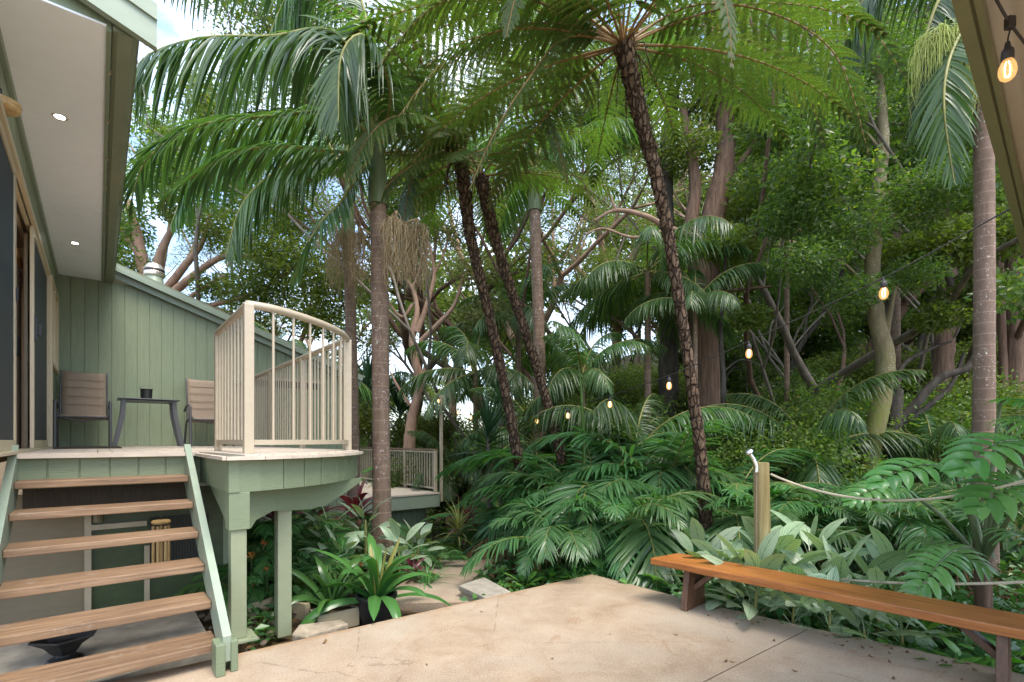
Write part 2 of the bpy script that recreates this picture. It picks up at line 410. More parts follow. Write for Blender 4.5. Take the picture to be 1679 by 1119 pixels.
lm_mon = leafmat('split_leaf', (.08, .21, .055, 1), (.15, .31, .09, 1), .28, .35, .55, old=(.35, .36, .06, 1), oldf=.04)
lm_bright = leafmat('bright_leaf', (.07, .22, .03, 1), (.16, .36, .06, 1), .32, .35, .5)
lm_crin = leafmat('strap_leaf', (.03, .10, .025, 1), (.07, .18, .04, 1), .28, .25, .5)
lm_red = leafmat('red_leaf', (.10, .018, .03, 1), (.26, .07, .08, 1), .3, .25, .5, tcol=(2, .8, .8, 1))
lm_shrub = leafmat('small_plant_leaf', (.03, .11, .03, 1), (.10, .24, .06, 1), .35, .3, .5)
lm_yel = leafmat('striped_leaf', (.25, .25, .06, 1), (.4, .38, .14, 1), .4, .3, .4)
lm_yucca = leafmat('sword_leaf', (.02, .06, .03, 1), (.045, .11, .05, 1), .35, .15, .5)
lm_litter = leafmat('dry_leaf', (.07, .04, .02, 1), (.22, .13, .06, 1), .8, .1, .2)
lm_orange = leafmat('orange_flower', (.35, .09, .02, 1), (.45, .14, .03, 1), .5, .3, .3)
bk_palm = bark('ringed_palm_bark', (.12, .08, .055, 1), (.25, .17, .12, 1), (.50, .48, .43, 1), ring=7.5, sc=18, bs=.5, bd=.012, spotth=.655)
bk_palmR = bark('red_ringed_palm_bark', (.13, .088, .066, 1), (.235, .165, .125, 1), (.5, .47, .42, 1), ring=9, sc=14, bs=.5, bd=.012, spotth=.66)
bk_fern = bark('tree_fern_bark', (.06, .036, .022, 1), (.22, .145, .09, 1), None, cells=20, sc=26, bs=1, bd=.03, stretch=(1, 1, .45))
bk_dark = bark('dark_bark', (.025, .02, .016, 1), (.10, .085, .07, 1), None, sc=10, bs=.8)
bk_brown = bark('stringy_brown_bark', (.06, .035, .025, 1), (.23, .145, .10, 1), None, sc=18, bs=1, stretch=(1, 1, .07))
bk_moss = bark('mossy_bark', (.12, .09, .055, 1), (.27, .22, .13, 1), (.4, .4, .3, 1), sc=12, mossz=3.3, moss=(.19, .20, .05, 1), bs=.5, spotth=.66)
bk_pink = bark('pink_gum_bark', (.22, .13, .09, 1), (.42, .28, .20, 1), None, sc=5, bs=.5, stretch=(1, 1, .4))
bk_grey = bark('grey_bark', (.10, .085, .07, 1), (.24, .20, .16, 1), None, sc=9, bs=.7, stretch=(1, 1, .3))
bk_shaft = bark('green_crownshaft', (.07, .10, .045, 1), (.14, .17, .08, 1), None, sc=4, rough=.4, bs=.1, stretch=(4, 4, .3))
bk_rachis = bark('leaf_stalk', (.12, .13, .03, 1), (.26, .24, .08, 1), None, sc=12, rough=.5, bs=.1)
bk_rachisB = bark('brown_stalk', (.13, .06, .02, 1), (.30, .19, .07, 1), None, sc=12, rough=.5, bs=.1)
bk_fruit = bark('fruit_strand', (.16, .11, .05, 1), (.38, .29, .165, 1), None, sc=12, bs=.1)
bk_fruitG = bark('green_fruit_strand', (.22, .28, .06, 1), (.42, .46, .14, 1), None, sc=12, bs=.1)

m_pebble = paint('dark_stones', (.13, .10, .07, 1), .9, (1, 1, 1), .4, dirt=(.05, .04, .03, 1), dirtf=.5, bs=.6)
lm_sap = leafmat('sapling_leaf', (.07, .12, .025, 1), (.20, .26, .055, 1), .38, .45, .45, old=(.35, .3, .06, 1), oldf=.15)
m_seam = paint('sling_seam', (.3, .23, .16, 1), .8)
# ================================================================= architecture
def siding(m, p0, d, length, n, zb, zt, pitch=.15, gw=.011, gd=.009):
    """vertical grooved boards from p0 along unit d; n outward normal; zb/zt functions of distance (may be constants)"""
    fb = zb if callable(zb) else (lambda s: zb); ft = zt if callable(zt) else (lambda s: zt)
    s = 0.0; xs = []
    while s < length - 1e-6:
        e = min(s + pitch, length)
        xs += [(s, 0), (max(s, e - gw), 0)]
        if e < length: xs += [(e - gw * .8, -gd), (e - gw * .2, -gd)]
        s = e
    xs.append((length, 0))
    base = np.array([p0[0], p0[1], 0.0])
    V = []
    for q, dep in xs:
        c = base + d * q + n * dep
        V += [c + Z3 * fb(q), c + Z3 * ft(q)]
    m.add(V, [(2 * i, 2 * i + 2, 2 * i + 3, 2 * i + 1) for i in range(len(xs) - 1)])
    # thickness behind
    B = [base - n * .06 + d * q + Z3 * h for q in (0, length) for h in (fb(q), ft(q))]
    m.add(B, [(0, 1, 3, 2)])
    A = [base + d * q - n * x + Z3 * h for q in (0, length) for x in (0, .06) for h in (fb(q), ft(q))]
    m.add(A[:4], [(0, 1, 3, 2)]); m.add(A[4:], [(0, 2, 3, 1)])
    m.add([A[0], A[2], A[6], A[4]], [(0, 1, 2, 3)]); m.add([A[1], A[3], A[7], A[5]], [(0, 3, 2, 1)])
    return m

WB = -.445     # house wall line
BA = 9.40      # end wall
SOF = EYE + 2.30
HEAD = EYE + 1.90
house = thing('house', 'pale green weatherboard house with white eave and sliding doors beside the raised deck', 'house', W(4, WB - .5, 0))

# side wall: strip above doors, piece between doors and window, around the window
m = M()
siding(m, W(1.5, WB), U3, 6.32, V3, HEAD, SOF + .02)
siding(m, W(7.82, WB), U3, .14, V3, DECK, SOF + .02)
siding(m, W(7.96, WB), U3, 1.32, V3, DECK, EYE + .89)
siding(m, W(7.96, WB), U3, 1.32, V3, EYE + 1.93, SOF + .02)
siding(m, W(9.28, WB), U3, .12, V3, DECK, SOF + .02)
part('side_wall', m, m_green, house)
m = M().beam(W(1.5, WB + .012, SOF - .03), W(BA, WB + .012, SOF - .03), .022, .06)
part('cornice_strip', m, m_greenL, house)
# end wall with sloping top
def wtop(s): return EYE + 2.40 - .356 * s + .02 if s > .2 else EYE + 2.30
m = M()
slope = lambda s: min(SOF, EYE + 2.40 - .356 * (s - .65)) - .0
siding(m, W(BA, WB), V3, 4.3, -U3, -1.7, slope)
part('end_wall', m, m_green, house)
# wing roof: fascia boards and sheet along the sloping top of the end wall
zr = lambda b: EYE + 2.40 - .356 * (b - .205)
m = M()
for (off, up, hh, th) in ((.06, .0, .10, .03), (.14, .085, .085, .035)):
    p = W(BA - off, .06, zr(.06) + up); q = W(BA - off, 3.9, zr(3.9) + up)
    m.beam(p, q, th, hh, side=-U3)
part('wing_bargeboard', m, m_greenL, house)
m = M().beam(W(BA + 1.9, -.4, zr(-.4) + .14), W(BA + 1.9, 3.95, zr(3.95) + .14), 4.1, .03, side=-U3)
part('wing_roof', m, m_gutter, house)
# dark opening under the wing eave
m = M().beam(W(BA - .004, 2.05, EYE + .98), W(BA - .004, 3.1, EYE + .98), .02, .12, side=-U3)
part('wing_window', m, m_glass, house)
m = M().beam(W(BA - .012, 2.0, EYE + 1.06), W(BA - .012, 3.15, EYE + 1.06), .03, .05, side=-U3)
part('wing_window_head', m, m_cream, house)

# eave: soffit, fascia, gutter, barge
m = M().prism([W(3.60, WB + .001), W(3.60, .035), W(BA, .035), W(BA, WB + .001)], SOF, SOF + .012)
part('soffit', m, m_sof, house)
m = M().beam(W(6.55, WB + .01, SOF - .001), W(6.55, .034, SOF - .001), .012, .004)
part('soffit_joint', m, m_sof, house)
m = M().beam(W(3.60, .046, SOF + .035), W(BA - .02, .046, SOF + .035), .022, .11)
part('fascia', m, m_green, house)
m = M()
prof = [(.062, .10), (.062, -.035), (.085, -.05), (.15, -.05), (.172, -.03), (.172, .0), (.18, .0), (.18, .10), (.172, .10), (.165, -.02), (.148, -.04), (.087, -.04), (.07, -.028), (.07, .10)]
ring = [W(3.58, b, SOF + .03 + z) for b, z in prof]; r2 = [W(BA + .12, b, SOF + .03 + z) for b, z in prof]
n = len(prof)
m.add(ring + r2, [(i, (i + 1) % n, n + (i + 1) % n, n + i) for i in range(n)])
m.prism([W(3.58, .064), W(3.58, .178), W(3.59, .178), W(3.59, .064)], SOF - .018, SOF + .13)
part('gutter', m, m_gutter, house)
m = M()
for a in np.arange(4.0, 9.3, .62): part("gutter_bracket", M().box(W(a, .056, SOF - .02), .012, .012, .03, U3), m_cream, house)

m = M()   # sloping barge board of the main roof
zb = lambda b: EYE + 2.24 + .34 * (.26 - b)
for off, th, h0, h1 in ((0, .045, .0, .15), (-.03, .03, .15, .24)):
    prof = [W(3.56 + off, .26, zb(.26) + h0), W(3.56 + off, -2.6, zb(-2.6) + h0), W(3.56 + off, -2.6, zb(-2.6) + h1), W(3.56 + off, .26, zb(.26) + h1)]
    m.extr(prof, -U3 * th)
part('barge_board', m, m_greenL, house)
m = M()
m.extr([W(3.6, .03, SOF + .012), W(3.6, -2.6, SOF + .012), W(3.6, -2.6, zb(-2.6) + .1), W(3.6, .03, zb(.03) + .05)], U3 * .04)
part('gable_panel', m, m_green, house)
m = M()
m.add([W(3.5, .2, zb(.2) + .245), W(9.5, .2, zb(.2) + .245), W(9.5, -2.6, zb(-2.6) + .245), W(3.5, -2.6, zb(-2.6) + .245)], [(0, 1, 2, 3)])
m.add([W(3.5, .2, zb(.2) + .262), W(9.5, .2, zb(.2) + .262), W(9.5, -2.6, zb(-2.6) + .262), W(3.5, -2.6, zb(-2.6) + .262)], [(0, 3, 2, 1)])
part('main_roof', m, m_gutter, house)
# down lights: a recessed ring with a lit lens
for px, py in ((98, 192), (123, 399)):
    Y = (SOF - EYE) * F / (HY - py); p = P(px, py, Y); p[2] = SOF
    mm = M().lathe(p, [(.031, -.0015), (.042, -.004), (.046, -.0005)], 24)
    o = part('downlight', mm, m_cream, house)
    part('lens', M().lathe(p, [(.0001, -.002), (.030, -.0022)], 24), m_lamp, o)
# interior visible through the open door
m = M()
m.extr([W(4.2, WB - 1.6, DECK), W(8.1, WB - 1.6, DECK), W(8.1, WB - 1.6, SOF), W(4.2, WB - 1.6, SOF)], -V3 * .05)
m.extr([W(7.86, WB - .07, DECK), W(7.86, WB - 1.6, DECK), W(7.86, WB - 1.6, SOF), W(7.86, WB - .07, SOF)], U3 * .05)
m.prism([W(3.8, WB - .06), W(8, WB - .06), W(8, WB - 1.6), W(3.8, WB - 1.6)], DECK - .06, DECK - .005)
m.prism([W(3.8, WB - .06), W(8, WB - .06), W(8, WB - 1.6), W(3.8, WB - 1.6)], HEAD + .25, HEAD + .28)
part('interior_wall', m, m_inwall, house)
m = M().beam(W(5.0, WB - .3, HEAD - .12), W(7.8, WB - .3, HEAD - .12), .12, .22)
m.beam(W(6.1, WB - .35, HEAD - .75), W(5.4, WB - .35, HEAD - .1), .06, .09)
part('interior_beam', m, m_inside, house)

m = M().prism([W(5.6, WB - .13), W(6.5, WB - .13), W(6.5, WB - .105), W(5.6, WB - .105)], DECK, HEAD - .34)
o = part('inner_door', m, m_inner, house, label='peach coloured inner door panel seen through the open gap')
part('door_lock', M().box(W(6.12, WB - .098, EYE + .82), .16, .015, .17, U3), m_black, o, bevel=.004)
m = M().beam(W(5.2, WB - .12, HEAD - .28), W(6.5, WB - .12, HEAD - .28), .05, .06); m.beam(W(6.3, WB - .17, HEAD - .30), W(5.7, WB - .17, HEAD + .1), .05, .08)
part('door_head_beam', m, m_inside, house)
# sliding doors: outer frame, three tracks, leaves
def leaf(name, a0, a1, b, lab):
    m = M(); z0, z1 = DECK + .02, HEAD - .03
    m.beam(W(a0 + .025, b, z0), W(a0 + .025, b, z1), .028, .05, side=V3)
    m.beam(W(a1 - .025, b, z0), W(a1 - .025, b, z1), .028, .05, side=V3)
    m.beam(W(a0 + .05, b, z0 + .035), W(a1 - .05, b, z0 + .035), .028, .07)
    m.beam(W(a0 + .05, b, z1 - .03), W(a1 - .05, b, z1 - .03), .028, .06)
    f = part(name, m, m_creamF, house, bevel=.003, label=lab)
    m = M().beam(W(a0 + .05, b, (z0 + z1) / 2), W(a1 - .05, b, (z0 + z1) / 2), .008, z1 - z0 - .13)
    part('mesh_screen', m, m_glass, f)
    return f
d1 = leaf('sliding_door', 3.55, 4.86, WB - .005, 'cream framed sliding door with dark screen, partly cut off')
part('door_lock', M().box(W(4.835, WB + .014, EYE + 1.0), .03, .012, .10, U3), m_black, d1, bevel=.003)
d2 = leaf('sliding_door', 6.05, 7.68, WB - .002, 'narrow cream sliding door with dark screen')
lk = M().box(W(6.08, WB + .02, EYE + .98), .04, .03, .22, U3)
lk.box(W(6.10, WB + .045, EYE + .98), .02, .03, .12, U3)
part('door_lock', lk, m_black, d2, bevel=.004)
d3 = leaf('sliding_door', 6.3, 7.6, WB - .06, 'cream sliding door stacked behind')
lk = M().box(W(6.33, WB - .035, EYE + .80), .05, .03, .24, U3); lk.lathe(W(6.38, WB - .02, EYE + .8), [(.0, 0), (.05, .002), (.05, .02), (0, .022)], 14, ax=V3)
part('door_handle', lk, m_black, d3, bevel=.003)
m = M()
for b, hh in ((WB + .012, .05), (WB - .03, .045), (WB - .09, .04)):
    m.beam(W(3.3, b, HEAD - .01 + .0), W(7.78, b, HEAD - .01), .03, hh)
m.beam(W(7.74, WB - .0, DECK), W(7.74, WB - .0, HEAD - .035), .09, .07, side=V3)
m.beam(W(3.3, WB - .02, DECK + .008), W(7.78, WB - .02, DECK + .008), .12, .02)
part('door_frame', m, m_creamF, house, bevel=.003)
# window in the side wall
m = M(); z0, z1 = EYE + .91, EYE + 1.91
for a in (8.0, 8.6, 9.22): m.beam(W(a, WB + .005, z0), W(a, WB + .005, z1), .05, .045, side=V3)
for z in (z0, z1): m.beam(W(7.96, WB + .008, z), W(9.26, WB + .008, z), .055, .045)
wf = part('window', m, m_creamF, house, bevel=.003)
part('pane', M().beam(W(8.02, WB - .012, (z0 + z1) / 2), W(9.2, WB - .012, (z0 + z1) / 2), .008, .95), m_pane, wf)

flue = thing('flue', 'pale green chimney flue with copper toned cap above the wing roof', 'flue', W(BA + .75, .78, zr(.78) + .1))
fp = P(253, 470, 8.35); fp[2] = 0
fb = fp + Z3 * (EYE + 2.1)
flue.location = [float(x) for x in fb]
part('pipe', M().lathe(fb, [(.128, -.3), (.128, .62), (.12, .63)], 24), m_greenL, flue, smooth=True)
part('cap', M().lathe(fb, [(.135, .60), (.15, .62), (.15, .665), (.142, .68), (.142, .71), (.15, .72), (.10, .80), (.0, .81)], 24), m_copper, flue, smooth=False)
part('band', M().lathe(fb, [(.143, .665), (.147, .675), (.147, .70), (.143, .71)], 24), m_black, flue)

bd = thing('bamboo_ornament', 'round bamboo ornament hanging above the sliding door', 'ornament', P(6, 170, 2.95))
c = P(2, 172, 2.95)
part('disc', M().lathe(c, [(0, -.028), (.06, -.028), (.082, -.02), (.086, -.008), (.078, 0), (.09, .008), (.088, .02), (.06, .032), (0, .034)], 24), m_bamboo, bd, smooth=True)
part('hook', M().tube([c + Z3 * .03, c + Z3 * .09, c + Z3 * .09 - V3 * .06], .005, 6), m_black, bd)

# ---------------------------------------------------------------- deck
DF = 4.62      # deck front edge (a)
arc = [(3.50, .62), (3.52, .80), (3.575, .97), (3.66, 1.13), (3.77, 1.29), (3.90, 1.44), (4.06, 1.58), (4.25, 1.71), (4.46, 1.83)]
arc = [(a - .0, b + .0) for a, b in arc]
deck = thing('deck', 'raised green deck with curved balcony corner and pale boards', 'deck', W(5, 1, 0))
outline = [W(DF, WB + .002)] + [W(DF, .62)] + [W(a, b) for a, b in arc] + [W(BA - .015, 1.83), W(BA - .015, WB + .002)]
m = M()
# boards as plan strips across b, laid along the wall direction
def front_a(b):
    if b <= .62: return DF
    for (a0, b0), (a1, b1) in zip(arc[:-1], arc[1:]):
        if b0 <= b <= b1: return a0 + (a1 - a0) * (b - b0) / (b1 - b0)
    return arc[-1][0]
b = WB + .004
while b < 1.83:
    e = min(b + .088, 1.83)
    m.prism([W(front_a(b + .001) - .03, b), W(BA - .02, b), W(BA - .02, e - .004), W(front_a(e - .005) - .03, e - .004)], DECK - .028, DECK)
    b = e
part('decking', m, m_deck, deck)
m = M()
siding(m, W(DF, WB + .02), V3, .62 - WB - .02, -U3, DECK - .235, DECK - .03, pitch=.165)
siding(m, W(3.50, .62), U3, DF - 3.5 - .002, -V3, DECK - .235, DECK - .03, pitch=.8)
for (a0, b0), (a1, b1) in zip(arc[:-1], arc[1:]):
    p, q = W(a0, b0), W(a1, b1); d = nrm(q - p); n = nrm(np.cross(d, Z3))
    siding(m, p, d, np.linalg.norm(q - p), n, DECK - .235, DECK - .03, pitch=.17 if b0 > .7 else .5)
siding(m, W(4.46, 1.83), U3, 4.9, V3, DECK - .235, DECK - .03, pitch=.17)
part('fascia', m, m_greenD, deck)
m = M()     # nosing along the front
m.beam(W(DF - .035, WB + .02, DECK - .016), W(DF - .035, .60, DECK - .016), .03, .03)
edge = [W(3.47, .60)] + [W(a - .035, b + .015) for a, b in arc[1:]]
for p, q in zip(edge[:-1], edge[1:]): m.beam(p + Z3 * (DECK - .022), q + Z3 * (DECK - .022), .05, .022)
m.beam(W(3.47, .60, DECK - .022), W(DF, .60, DECK - .022), .04, .022)
part('edge_nosing', m, m_deck, deck)
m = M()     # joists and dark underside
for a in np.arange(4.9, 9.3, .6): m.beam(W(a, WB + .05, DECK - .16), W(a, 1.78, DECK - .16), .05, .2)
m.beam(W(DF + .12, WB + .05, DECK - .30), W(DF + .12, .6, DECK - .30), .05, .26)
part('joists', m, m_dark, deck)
# shaped bracket beam beneath the curved corner
p0 = W(3.56, .70); q0 = W(4.30, 1.86); d = nrm(q0 - p0); n = nrm(np.cross(d, Z3))
def onpl(px, py):
    # intersection of the view ray with the bracket plane
    r = np.array([(px - CX) / F, 1, (HY - py) / F]); t = np.dot(p0 - np.array([0, 0, EYE]), n) / np.dot(r, n)
    x = r * t + np.array([0, 0, EYE]); return np.dot(x - p0, d), x[2]
prof = [onpl(*q) for q in ((412, 866), (420, 853), (448, 838), (480, 837), (510, 835), (535, 828), (556, 815), (578, 800), (592, 790))]
m = M(); zt = DECK - .236
s0 = prof[0][0] - .05
low = [(s0, prof[0][1])] + prof
A = []
for s_, z_ in low: A += [p0 + d * s_ + Z3 * (min(z_, zt - .005) - p0[2]), p0 + d * s_ + Z3 * (zt - p0[2])]
B = [x - n * .06 for x in A]
k_ = len(A)
m.add(A, [(2 * i, 2 * i + 2, 2 * i + 3, 2 * i + 1) for i in range(len(low) - 1)])
m.add(B, [(2 * i, 2 * i + 1, 2 * i + 3, 2 * i + 2) for i in range(len(low) - 1)])
m.add([A[i] for i in range(0, k_, 2)] + [B[i] for i in range(0, k_, 2)], [(i, len(low) + i, len(low) + i + 1, i + 1) for i in range(len(low) - 1)])
part('curved_bracket', m, m_greenD, deck)
m = M()   # block on top of the post, tapered side brace
z2 = DECK - .236
m.prism([W(3.505, .622), W(3.505, .74), W(3.62, .74), W(3.62, .622)], EYE - .56, z2)
part('post_block', m, m_greenD, deck, bevel=.004)
m = M().extr([W(3.625, .64, EYE - .555), W(3.625, .64, z2), W(4.35, .64, z2), W(3.8, .64, EYE - .50)], V3 * .05)
part('side_brace', m, m_greenD, deck)
for (a, b, w_, base) in ((3.565, .68, .09, True), (3.86, 1.03, .095, False)):
    m = M().box(W(a, b, (EYE - .5 - .12) / 2 + (0 if base else -.04)), w_, w_, EYE - .5 + .0 + (.1 if not base else 0.14), -U3)
    if base: m = M().box(W(a, b, (EYE - .56 + .012) / 2), w_, w_, EYE - .56 - .012, U3)
    else: m = M().box(W(a, b, (z2 - .15) / 2), w_, w_, z2 + .15, U3)
    o = part('post', m, m_steel, deck, bevel=.006)
    if base:
        mm = M().box(W(a, b, .006), .2, .2, .012, U3)
        for i in (-1, 1):
            for j in (-1, 1): mm.lathe(W(a + .075 * i, b + .075 * j, .012), [(.009, 0), (.009, .012), (0, .014)], 8)
        part('base_plate', mm, m_steel, o)
# ---------------------------------------------------------------- under the deck
und = thing('underfloor_wall', 'tan and dark green panelled wall under the raised deck behind the stairs', 'wall', W(4.95, .2, 0))
UA = 4.98
m = M().prism([W(UA, WB - .6), W(UA, -.075), W(UA + .04, -.075), W(UA + .04, WB - .6)], -.1, DECK - .3)
part('tan_panel', m, m_tan, und)
m = M()
m.beam(W(UA - .02, -.06, -.1), W(UA - .02, -.06, DECK - .3), .04, .035, side=V3)
m.beam(W(UA - .02, .30, -.1), W(UA - .02, .30, DECK - .75), .035, .03, side=V3)
m.beam(W(UA - .02, -.04, EYE - .66), W(UA - .02, .30, EYE - .66), .035, .04)
m.beam(W(UA - .02, -.04, EYE - .46), W(UA - .02, .30, EYE - .46), .03, .035)
part('frame', m, m_cream, und)
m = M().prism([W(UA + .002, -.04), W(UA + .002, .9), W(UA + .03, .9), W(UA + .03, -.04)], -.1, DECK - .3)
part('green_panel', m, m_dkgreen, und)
m = M()
for s_ in np.arange(.325, .74, .02): m.beam(W(UA - .01, s_, EYE - 1.08), W(UA - .01, s_, EYE - .62), .012, .012, side=V3)
part('louvre_grille', m, m_black, und)
m = M().lathe(W(UA - .05, .0, EYE - .62), [(.03, 0), (.03, .16)], 12)
part('meter_pipe', m, m_tan, und)
m = M(); siding(m, W(UA, .9), U3, 4.4, V3, -1.5, DECK - .24)
part('siding', m, m_green, und)
slab = single('path_slab', M().prism([W(3.0, WB - 1.2), W(3.55, .35), W(3.62, .56), W(UA, .56), W(UA, WB - 1.2)], -.2, -.03), m_conc, None, None, kind='structure')

# ---------------------------------------------------------------- stairs
st = thing('staircase', 'open timber staircase with green strings leading up to the deck', 'staircase', W(3.7, .07, 0))
sb0, sb1 = -.405, .515
NT = 6; rise = .1715; zt_ = DECK
trd = []
for i in range(NT):       # i=0 top
    a = 4.40 - .243 * i; z = zt_ - rise * (i + 1) - .0
    trd.append((a, z))
    g_ = np.random.default_rng(i)
    m = M().box(W(a + .115, (sb0 + sb1) / 2, z - .022), .25, sb1 - sb0, .044, U3)
    part('tread', m, m_tread, st, bevel=.005)
def string(b, name='string'):
    a_t, z_t = 4.66, DECK + .06; a_b, z_b = 3.08, .20
    sl = (z_t - z_b) / (a_t - a_b)
    m = M()
    prof = [W(a_b - .03, b, z_b + .02), W(a_b - .03, b, z_b - .10), W(a_b + .03, b, z_b - .17), W(a_t, b, z_t - .26), W(a_t, b, z_t)]
    prof = [W(a_b, b, z_b), W(a_b, b, z_b - .14), W(a_b + .06, b, z_b - .17), W(a_t + .0, b, z_t - .30), W(a_t, b, z_t)]
    m.extr(prof, V3 * .042)
    part(name, m, m_greenL, st, bevel=.004)
    m = M(); m.box(W(a_b + .03, b - .015, .085), .13, .045, .17, U3); m.box(W(a_b + .05, b + .055, .085), .12, .035, .17, U3)
    part('foot_block', m, m_greenD, st, bevel=.005)
string(sb0 - .044); string(sb1 + .002)

# ---------------------------------------------------------------- balcony railing
rail = thing('balcony_railing', 'cream metal railing curving round the balcony corner with round handrail', 'railing', W(4.2, 1.2, DECK))
RT = EYE + .905
side_pts = [W(4.88, .785), W(3.72, .775)]
arcr = [W(a, b) for a, b in ((3.72, .775), (3.735, .93), (3.81, 1.09), (3.90, 1.235), (4.0, 1.37), (4.13, 1.51), (4.28, 1.63), (4.46, 1.735))]
back = [W(4.46, 1.735), W(9.30, 1.735)]
def smooth(pts, n=6):
    pts = [np.asarray(p, float) for p in pts]; out = []
    for i in range(len(pts) - 1):
        a, b, c, d = pts[max(i - 1, 0)], pts[i], pts[i + 1], pts[min(i + 2, len(pts) - 1)]
        for t in np.linspace(0, 1, n, endpoint=False):
            out.append(.5 * ((2 * b) + (-a + c) * t + (2 * a - 5 * b + 4 * c - d) * t * t + (-a + 3 * b - 3 * c + d) * t ** 3))
    return np.array(out + [pts[-1]])
arcs = smooth(arcr, 5)
top = np.vstack([smooth([p + Z3 * RT for p in [side_pts[0]]] + [side_pts[1] + U3 * .03 + Z3 * RT], 2), arcs[0:] + Z3 * RT])
part('handrail', M().tube(top, .027, 14), m_cream, rail, smooth=True)
part('handrail', M().tube([back[0] + Z3 * RT, back[1] + Z3 * RT], .025, 12), m_cream, rail, smooth=True)
m = M(); z = DECK + .075
m.beam(side_pts[0] + Z3 * z, side_pts[1] + Z3 * z, .035, .035)
for p, q in zip(arcs[:-1], arcs[1:]): m.beam(p + Z3 * z, q + nrm(q - p) * .003 + Z3 * z, .035, .035)
m.beam(back[0] + Z3 * z, back[1] + Z3 * z, .035, .035)
part('bottom_rail', m, m_cream, rail)
def post_(p, w_=.05, z0=DECK, z1=RT, d=U3): part('post', M().box(p + Z3 * (z0 + z1) / 2, w_, w_, z1 - z0, d), m_cream, rail, bevel=.004)
post_(side_pts[0]); post_(side_pts[1], .06); post_(arcs[-1], .06)
for a in (5.75, 7.05, 8.3, 9.27): post_(W(a, 1.735), .05)
def bal(p): part('baluster', M().tube([p + Z3 * z, p + Z3 * (RT - .01)], .0095, 8, cap=False), m_cream, rail, smooth=True)
for a in np.linspace(4.78, 3.82, 9): bal(W(a, .78))
L = np.concatenate([[0], np.cumsum(np.linalg.norm(np.diff(arcs, axis=0), axis=1))])
for s_ in (.16, .33, .50, .66, .82, .98, 1.11): 
    if s_ < L[-1] - .04: bal(np.array([np.interp(s_, L, arcs[:, j]) for j in range(3)]))
for i, a in enumerate(np.arange(4.55, 9.22, .098)):
    if min(abs(a - x) for x in (5.75, 7.05, 8.3)) > .04: bal(W(a, 1.735))

# ---------------------------------------------------------------- lower deck
LD = EYE - 1.14
ld = thing('lower_deck', 'low green walled deck with pale floor beyond the palm trunks', 'deck', W(11, 4, LD - 1))
m = M().prism([W(9.5, 2.2), W(9.5, 5.76), W(14.2, 5.76), W(14.2, 2.2)], LD - .03, LD); part('decking', m, m_deck, ld)
m = M().beam(W(9.53, 2.2, LD - .17), W(9.53, 5.73, LD - .17), .03, .27); m.beam(W(9.5, 5.73, LD - .17), W(14.2, 5.73, LD - .17), .03, .27)
part('fascia', m, m_greenL, ld)
m = M(); siding(m, W(9.75, 2.2), V3, 3.35, -U3, -2.0, LD - .3, pitch=.12); siding(m, W(9.75, 5.55), U3, 4.3, V3, -2.0, LD - .3, pitch=.12)
part('wall', m, m_green, ld)
lr = thing('lower_railing', 'cream railing with timber top on the lower deck', 'railing', W(11, 5.7, LD))
LR = LD + .93
m = M().beam(W(9.56, 5.70, LR), W(14.1, 5.70, LR), .06, .035); part('timber_rail', m, m_tread, lr)
m = M().beam(W(9.56, 5.70, LD + .09), W(14.1, 5.70, LD + .09), .03, .03); m.beam(W(9.56, 5.70, LR - .05), W(14.1, 5.70, LR - .05), .03, .03); part('rail', m, m_cream, lr)
for a in (9.6, 11.0, 12.4, 13.8): part('post', M().box(W(a, 5.70, (LD + LR) / 2), .06, .06, LR - LD - .03, U3), m_cream, lr)
for a in np.arange(9.72, 14.0, .115): part('baluster', M().box(W(a, 5.70, (LD + LR) / 2), .022, .022, LR - LD - .12, U3), m_cream, lr)
lp = single('light_pole', M().beam(W(9.52, 5.80, LD - .2), W(9.52, 5.80, EYE + .98), .055, .055, side=V3), m_cream, 'slim cream pole at the corner of the lower deck', 'pole', W(9.52, 5.80, LD - .2))

